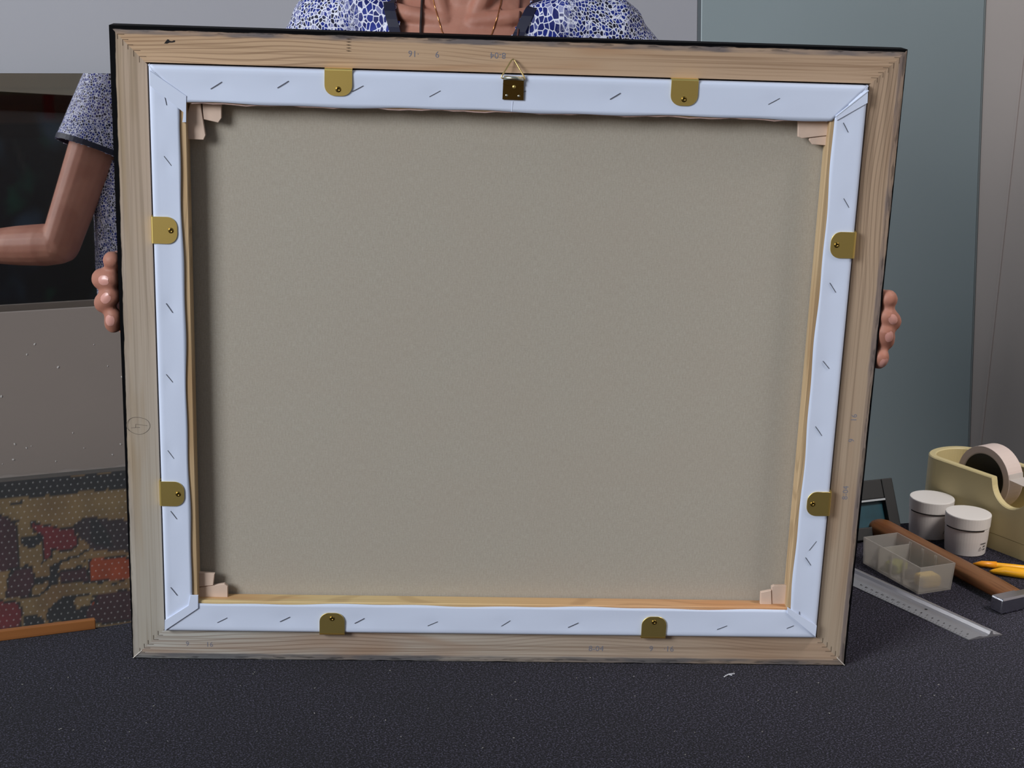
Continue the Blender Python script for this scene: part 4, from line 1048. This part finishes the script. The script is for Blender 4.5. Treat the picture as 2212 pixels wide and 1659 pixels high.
# fingernails: small curved plates on the last joints, on the side that faces out of the picture
m_nail = simple('nail', (206, 150, 138), .3)
for s, dp, tp, rr in NAILS[:]:
    ax = (tp-dp).normalized(); nrm = Vector((s*.25, -1, .05)); nrm = (nrm-ax*nrm.dot(ax)).normalized(); sd = ax.cross(nrm)
    c0 = tp-ax*.0005
    rg = []
    for i in range(7):
        t = -1+2*i/6; r = []
        for j in range(7):
            q = -1+2*j/6
            ww = .0042*(1-.5*abs(t)**3)
            o_ = c0+ax*(t*.0048)+sd*(ww*q)+nrm*.02
            h = hit(bvh_body, o_, -nrm)
            r.append((h if h is not None and (h-o_).length < .019 else c0+ax*(t*.0048)+sd*(ww*q)+nrm*rr*(.8-.35*q*q))+nrm*(.00045-.0003*abs(q)))
        rg.append(r)
    b2 = bmesh.new(); g = [[b2.verts.new(v-OFF) for v in r] for r in rg]
    for a_, b_ in zip(g, g[1:]):
        for j in range(6): b2.faces.new((a_[j], a_[j+1], b_[j+1], b_[j]))
    build('fingernail', b2, m_nail, body, smooth_=True)

# blouse
mt, nt = new_mat('patterned_blouse'); out = N(nt, 'ShaderNodeOutputMaterial'); p = N(nt, 'ShaderNodeBsdfPrincipled'); nt.links.new(p.outputs[0], out.inputs[0])
tc = N(nt, 'ShaderNodeTexCoord'); sp = N(nt, 'ShaderNodeSeparateXYZ'); nt.links.new(tc.outputs['Object'], sp.inputs[0])
wv = N(nt, 'ShaderNodeTexNoise'); wv.inputs['Scale'].default_value = 16; nt.links.new(tc.outputs['Object'], wv.inputs['Vector'])
vm = N(nt, 'ShaderNodeVectorMath', operation='MULTIPLY_ADD'); nt.links.new(wv.outputs['Color'], vm.inputs[0]); vm.inputs[1].default_value = (.022, .022, .022); nt.links.new(tc.outputs['Object'], vm.inputs[2])
def cells(scale, thr, dark):
    a_ = N(nt, 'ShaderNodeTexVoronoi', feature='DISTANCE_TO_EDGE'); a_.inputs['Scale'].default_value = scale; a_.inputs['Randomness'].default_value = .8
    v_ = N(nt, 'ShaderNodeTexVoronoi', feature='F1'); v_.inputs['Scale'].default_value = scale; v_.inputs['Randomness'].default_value = .8
    mp = N(nt, 'ShaderNodeMapping'); mp.inputs['Scale'].default_value = (1.25, 1.0, .85); nt.links.new(vm.outputs[0], mp.inputs[0])
    nt.links.new(mp.outputs[0], a_.inputs['Vector']); nt.links.new(mp.outputs[0], v_.inputs['Vector'])
    k = smooth(nt, a_.outputs['Distance'], thr, thr+.05)
    sc = N(nt, 'ShaderNodeSeparateColor'); nt.links.new(v_.outputs['Color'], sc.inputs[0])
    cc = mixc(nt, smooth(nt, sc.outputs[0], .35, .8), lin((34, 48, 132)), lin(dark))
    cc = mixc(nt, smooth(nt, sc.outputs[1], .88, .95), cc, lin((150, 152, 190)))
    return mixc(nt, k, lin((226, 226, 240)), cc)
big_ = cells(150, .045, (28, 34, 100)); small_ = cells(250, .065, (30, 30, 52))
# larger cells beside the neck opening, small ones out on the shoulders
ab = math_n(nt, 'ABSOLUTE', math_n(nt, 'ADD', sp.outputs[0], .012))
n4 = N(nt, 'ShaderNodeTexNoise'); n4.inputs['Scale'].default_value = 12; nt.links.new(tc.outputs['Object'], n4.inputs['Vector'])
sel = smooth(nt, math_n(nt, 'ADD', ab, math_n(nt, 'MULTIPLY', math_n(nt, 'SUBTRACT', n4.outputs[0], .5), .05)), .100, .128)
c = mixc(nt, sel, big_, small_)
nt.links.new(c, p.inputs['Base Color']); p.inputs['Roughness'].default_value = .6; p.inputs['Specular IOR Level'].default_value = .2
m_blouse = mt
m_navy = simple('navy_trim', (13, 13, 42), .6)
bm = bmesh.new()
BL = [(-.06, 0, .02, .212, .148), (.02, 0, .018, .210, .146), (.10, 0, .014, .206, .142), (.22, 0, .008, .198, .134), (.33, 0, .002, .190, .130), (.43, 0, -.006, .176, .130), (.49, 0, 0, .172, .118), (.535, 0, .006, .170, .096), (.568, 0, .010, .142, .080), (.592, 0, .012, .096, .066), (.612, 0, .012, .070, .060)]
rr_ = []
for z, cx, cy, rx, ry in BL:
    r = ring(cx, cy, z, rx, ry, 40)
    f = max(0, min(1, (.5-z)/.3))
    r = [q+(q-lp(cx, cy, z)).normalized()*(.006*f*math.sin(k*2*PI/40*7+z*9)+.0035*math.sin(k*2*PI/40*4+z*21)) for k, q in enumerate(r)]
    rr_.append(r)
add_loft(bm, rr_, True)
SLV = {}
for s, sh, el in ((-1, SHR, ELR), (1, SHL, ELL)):
    limb(bm, [lp(s*.030, .030, .645), lp(s*.07, .028, .617), lp(s*.115, .018, .585), lp(s*.146, .008, .558)], [.036, .037, .039, .048], 16)
    limb(bm, [lp(s*.05, -.046, .560), lp(s*.11, -.030, .575), lp(s*.155, -.004, .560)], [.020, .030, .044], 14)
    d = (el-sh).normalized()
    e0 = sh+d*.138
    add_tube(bm, [sh-d*.02, sh+d*.02, sh+d*.06, sh+d*.105, e0], [.048, .0560, .059, .062, .0650], 24)
    SLV[s] = (e0, d)
me = voxel(bm, .0042, 3)
b2 = bmesh.new(); b2.from_mesh(me); bpy.data.meshes.remove(me)
VAP = -.02                                        # the V neck leans a little to her right
def in_neck(co):
    l = MPW.inverted() @ co
    if l.z > .604 and (l.x*l.x+(l.y-.012)**2) < .105**2 and l.y > -.03: return True
    if l.z > .618: return True
    half = (l.z-.391)*.365
    return l.y < .02 and l.z > .395 and abs(l.x-.001) < half
kill = []
for f in b2.faces:
    c_ = f.calc_center_median()
    if in_neck(c_) or c_.z < -.052: kill.append(f); continue
    for s in SLV:
        e0, d = SLV[s]; v_ = c_-e0
        if abs(v_.dot(d)) < .014 and (v_-d*v_.dot(d)).length < .080 and f.normal.dot(d) > .45: kill.append(f); break
bmesh.ops.delete(b2, geom=kill, context='FACES')
for v_ in b2.verts: v_.co -= OFF
me = bpy.data.meshes.new('blouse'); b2.to_mesh(me); b2.free()
blouse = link('blouse', me, m_blouse, w_root, smooth_=True)
so = blouse.modifiers.new('cloth', 'SOLIDIFY'); so.thickness = .0016; so.offset = -1
bvh_bl = BVHTree.FromPolygons([v.co.copy() for v in me.vertices], [list(pz.vertices) for pz in me.polygons])
# trim bands along the V and at the cuffs
for s in (-1, 1):
    pts = []
    for q in range(26):
        z = .612-.205*q/25; x = .001+s*((z-.391)*.37+.006)
        h = hit(bvh_bl, lp(x, -.4, z), MPW.to_3x3() @ Vector((0, 1, 0)))
        if h is not None: pts.append((h, s))
    fwd = MPW.to_3x3() @ Vector((0, -1, 0)); sdv = MPW.to_3x3() @ Vector((1, 0, 0))
    b2 = bmesh.new(); rg = []
    for h, _ in pts:
        rg.append([h-OFF+sdv*s*.0045+fwd*.0004, h-OFF+sdv*s*.0045+fwd*.0022, h-OFF-sdv*s*.0075+fwd*.0015, h-OFF-sdv*s*.0075-fwd*.0030])
    if len(rg) > 2:
        add_loft(b2, rg, True); build('neck_trim', b2, m_navy, blouse, smooth_=False)
    e0, d = SLV[s]; a_, b_ = frame_of(d)
    pts = []
    for q in range(48):
        an = 2*PI*q/48; dr = a_*math.cos(an)+b_*math.sin(an)
        h = bvh_bl.ray_cast(e0-d*.006+dr*.12-OFF, -dr, .1)
        if h[0] is not None: pts.append(h[0])
    if len(pts) > 12:
        b2 = bmesh.new(); rg = []
        for q in pts:
            o_ = (q-(e0-OFF)); o_ = (o_-d*o_.dot(d)).normalized()
            rg.append([q-d*.005+o_*.0012, q+d*.004+o_*.0012, q+d*.004-o_*.003, q-d*.005-o_*.003])
        L_ = [[b2.verts.new(v_) for v_ in r] for r in rg]
        for i in range(len(L_)):
            A, B = L_[i], L_[(i+1) % len(L_)]
            for j in range(4): b2.faces.new((A[j], B[j], B[(j+1) % 4], A[(j+1) % 4]))
        build('sleeve_trim', b2, m_navy, blouse)
# trousers and shoes
m_trs = simple('dark_trousers', (38, 38, 46), .8, noise=(40, .1)); m_shoe = simple('dark_shoes', (24, 22, 22), .5)
bm = bmesh.new()
add_loft(bm, [ring(0, .02, z, rx, ry) for z, rx, ry in ((-.12, .150, .105), (-.05, .178, .126), (.03, .180, .126), (.13, .162, .114), (.19, .150, .104))], True)
for s in (-1, 1):
    limb(bm, [lp(s*.086, .02, -.06), lp(s*.092, .016, -.20), lp(s*.092, .010, -.36), lp(s*.092, .022, -.52), lp(s*.092, .030, -.668)], [.096, .088, .064, .060, .050], 20)
me = voxel(bm, .009, 3); me.transform(W_INV); link('trousers', me, m_trs, w_root, smooth_=True)
for s in (-1, 1):
    bm = bmesh.new()
    rings = []
    for t, w_, h_ in ((-.055, .020, .045), (-.045, .032, .075), (0, .037, .085), (.06, .038, .060), (.12, .044, .045), (.17, .036, .032), (.19, .018, .018)):
        rings.append([lp(s*.092+w_*math.cos(2*PI*k/16), .035-t, FLOOR+max(.0005, h_*.5+h_*.5*math.sin(2*PI*k/16)))-OFF for k in range(16)])
    add_loft(bm, rings, True); build('shoe', bm, m_shoe, w_root, smooth_=True)
# hair, eyes, brows
m_hair = simple('brown_hair', (70, 48, 34), .55, noise=(90, .3))
bm = bmesh.new()
add_loft(bm, [ring(0, .030, .690, .062, .052), ring(0, .026, .73, .082, .082), ring(0, .016, .785, .086, .100), ring(0, .008, .835, .083, .103), ring(0, .004, .868, .064, .082), ring(0, .004, .888, .036, .048), ring(0, .004, .894, .008, .010)], True)
for s in (-1, 1): limb(bm, [lp(s*.030, -.060, .868), lp(s*.070, -.040, .835), lp(s*.082, -.008, .770), lp(s*.080, .010, .710)], [.024, .022, .020, .016], 12)
me = voxel(bm, .006, 3); me.transform(W_INV); link('hair', me, m_hair, w_root, smooth_=True)
m_eye = simple('eye_white', (230, 226, 220), .2); m_iris = simple('iris', (60, 44, 32), .2); m_lip = simple('lips', (176, 92, 88), .4)
for s in (-1, 1):
    bm = bmesh.new(); bmesh.ops.create_uvsphere(bm, u_segments=16, v_segments=10, radius=.0115, matrix=Matrix.Translation(lp(s*.031, -.0885, .779)-OFF)); e_ = build('eye', bm, m_eye, body, smooth_=True)
    bm = bmesh.new(); bmesh.ops.create_uvsphere(bm, u_segments=12, v_segments=8, radius=.0058, matrix=Matrix.Translation(lp(s*.031, -.0955, .778)-OFF)); build('iris', bm, m_iris, e_, smooth_=True)
    build('eyebrow', tube_bm([lp(s*.016, -.112, .797)-OFF, lp(s*.034, -.107, .801)-OFF, lp(s*.050, -.092, .796)-OFF], [.002, .0028, .0015], 6), m_hair, body)
build('mouth', tube_bm([lp(-.020, -.100, .7085)-OFF, lp(0, -.1125, .708)-OFF, lp(.020, -.100, .7085)-OFF], [.001, .0030, .001], 6), m_lip, body)
# necklace and the cords round the neck
m_gold = simple('gold_chain', (214, 150, 96), .25, metal=1.0); m_cord = simple('dark_cord', (34, 20, 20), .7); m_cord2 = simple('brown_cord', (92, 52, 44), .7)
def drape(name, xs, mat, rad, lift):
    """xs: (world x, z) knots; dropped onto the chest from in front"""
    pts = []
    for (x0, z0), (x1, z1) in zip(xs, xs[1:]):
        for t in range(8):
            x, z = x0+(x1-x0)*t/8, z0+(z1-z0)*t/8
            h = hit(bvh_body, Vector((x, -.3, z)), Vector((0, 1, 0)))
            g = hit(bvh_bl, Vector((x, -.3, z)), Vector((0, 1, 0)))
            if h is None or h.y < .24: continue
            if g is not None and .24 < g.y < h.y: h = g
            pts.append(h+Vector((0, -lift, 0))-OFF)
    if len(pts) > 3: build(name, tube_bm(pts, rad, 6, hint=(0, 1, 0)), mat, w_root, smooth_=True)
drape('necklace', [(-.074, .645), (-.070, .600), (-.066, .585), (-.058, .560), (-.045, .540), (-.030, .528), (-.018, .540), (-.005, .560), (.004, .590), (.012, .640)], m_gold, .0006, .0008)
drape('neck_cord', [(-.080, .650), (-.0795, .600), (-.0805, .565), (-.080, .53), (-.078, .48), (-.074, .42)], m_cord, .0015, .0030)
drape('neck_cord', [(.030, .640), (.0255, .600), (.022, .565), (.016, .52), (.010, .46)], m_cord2, .0009, .0020)
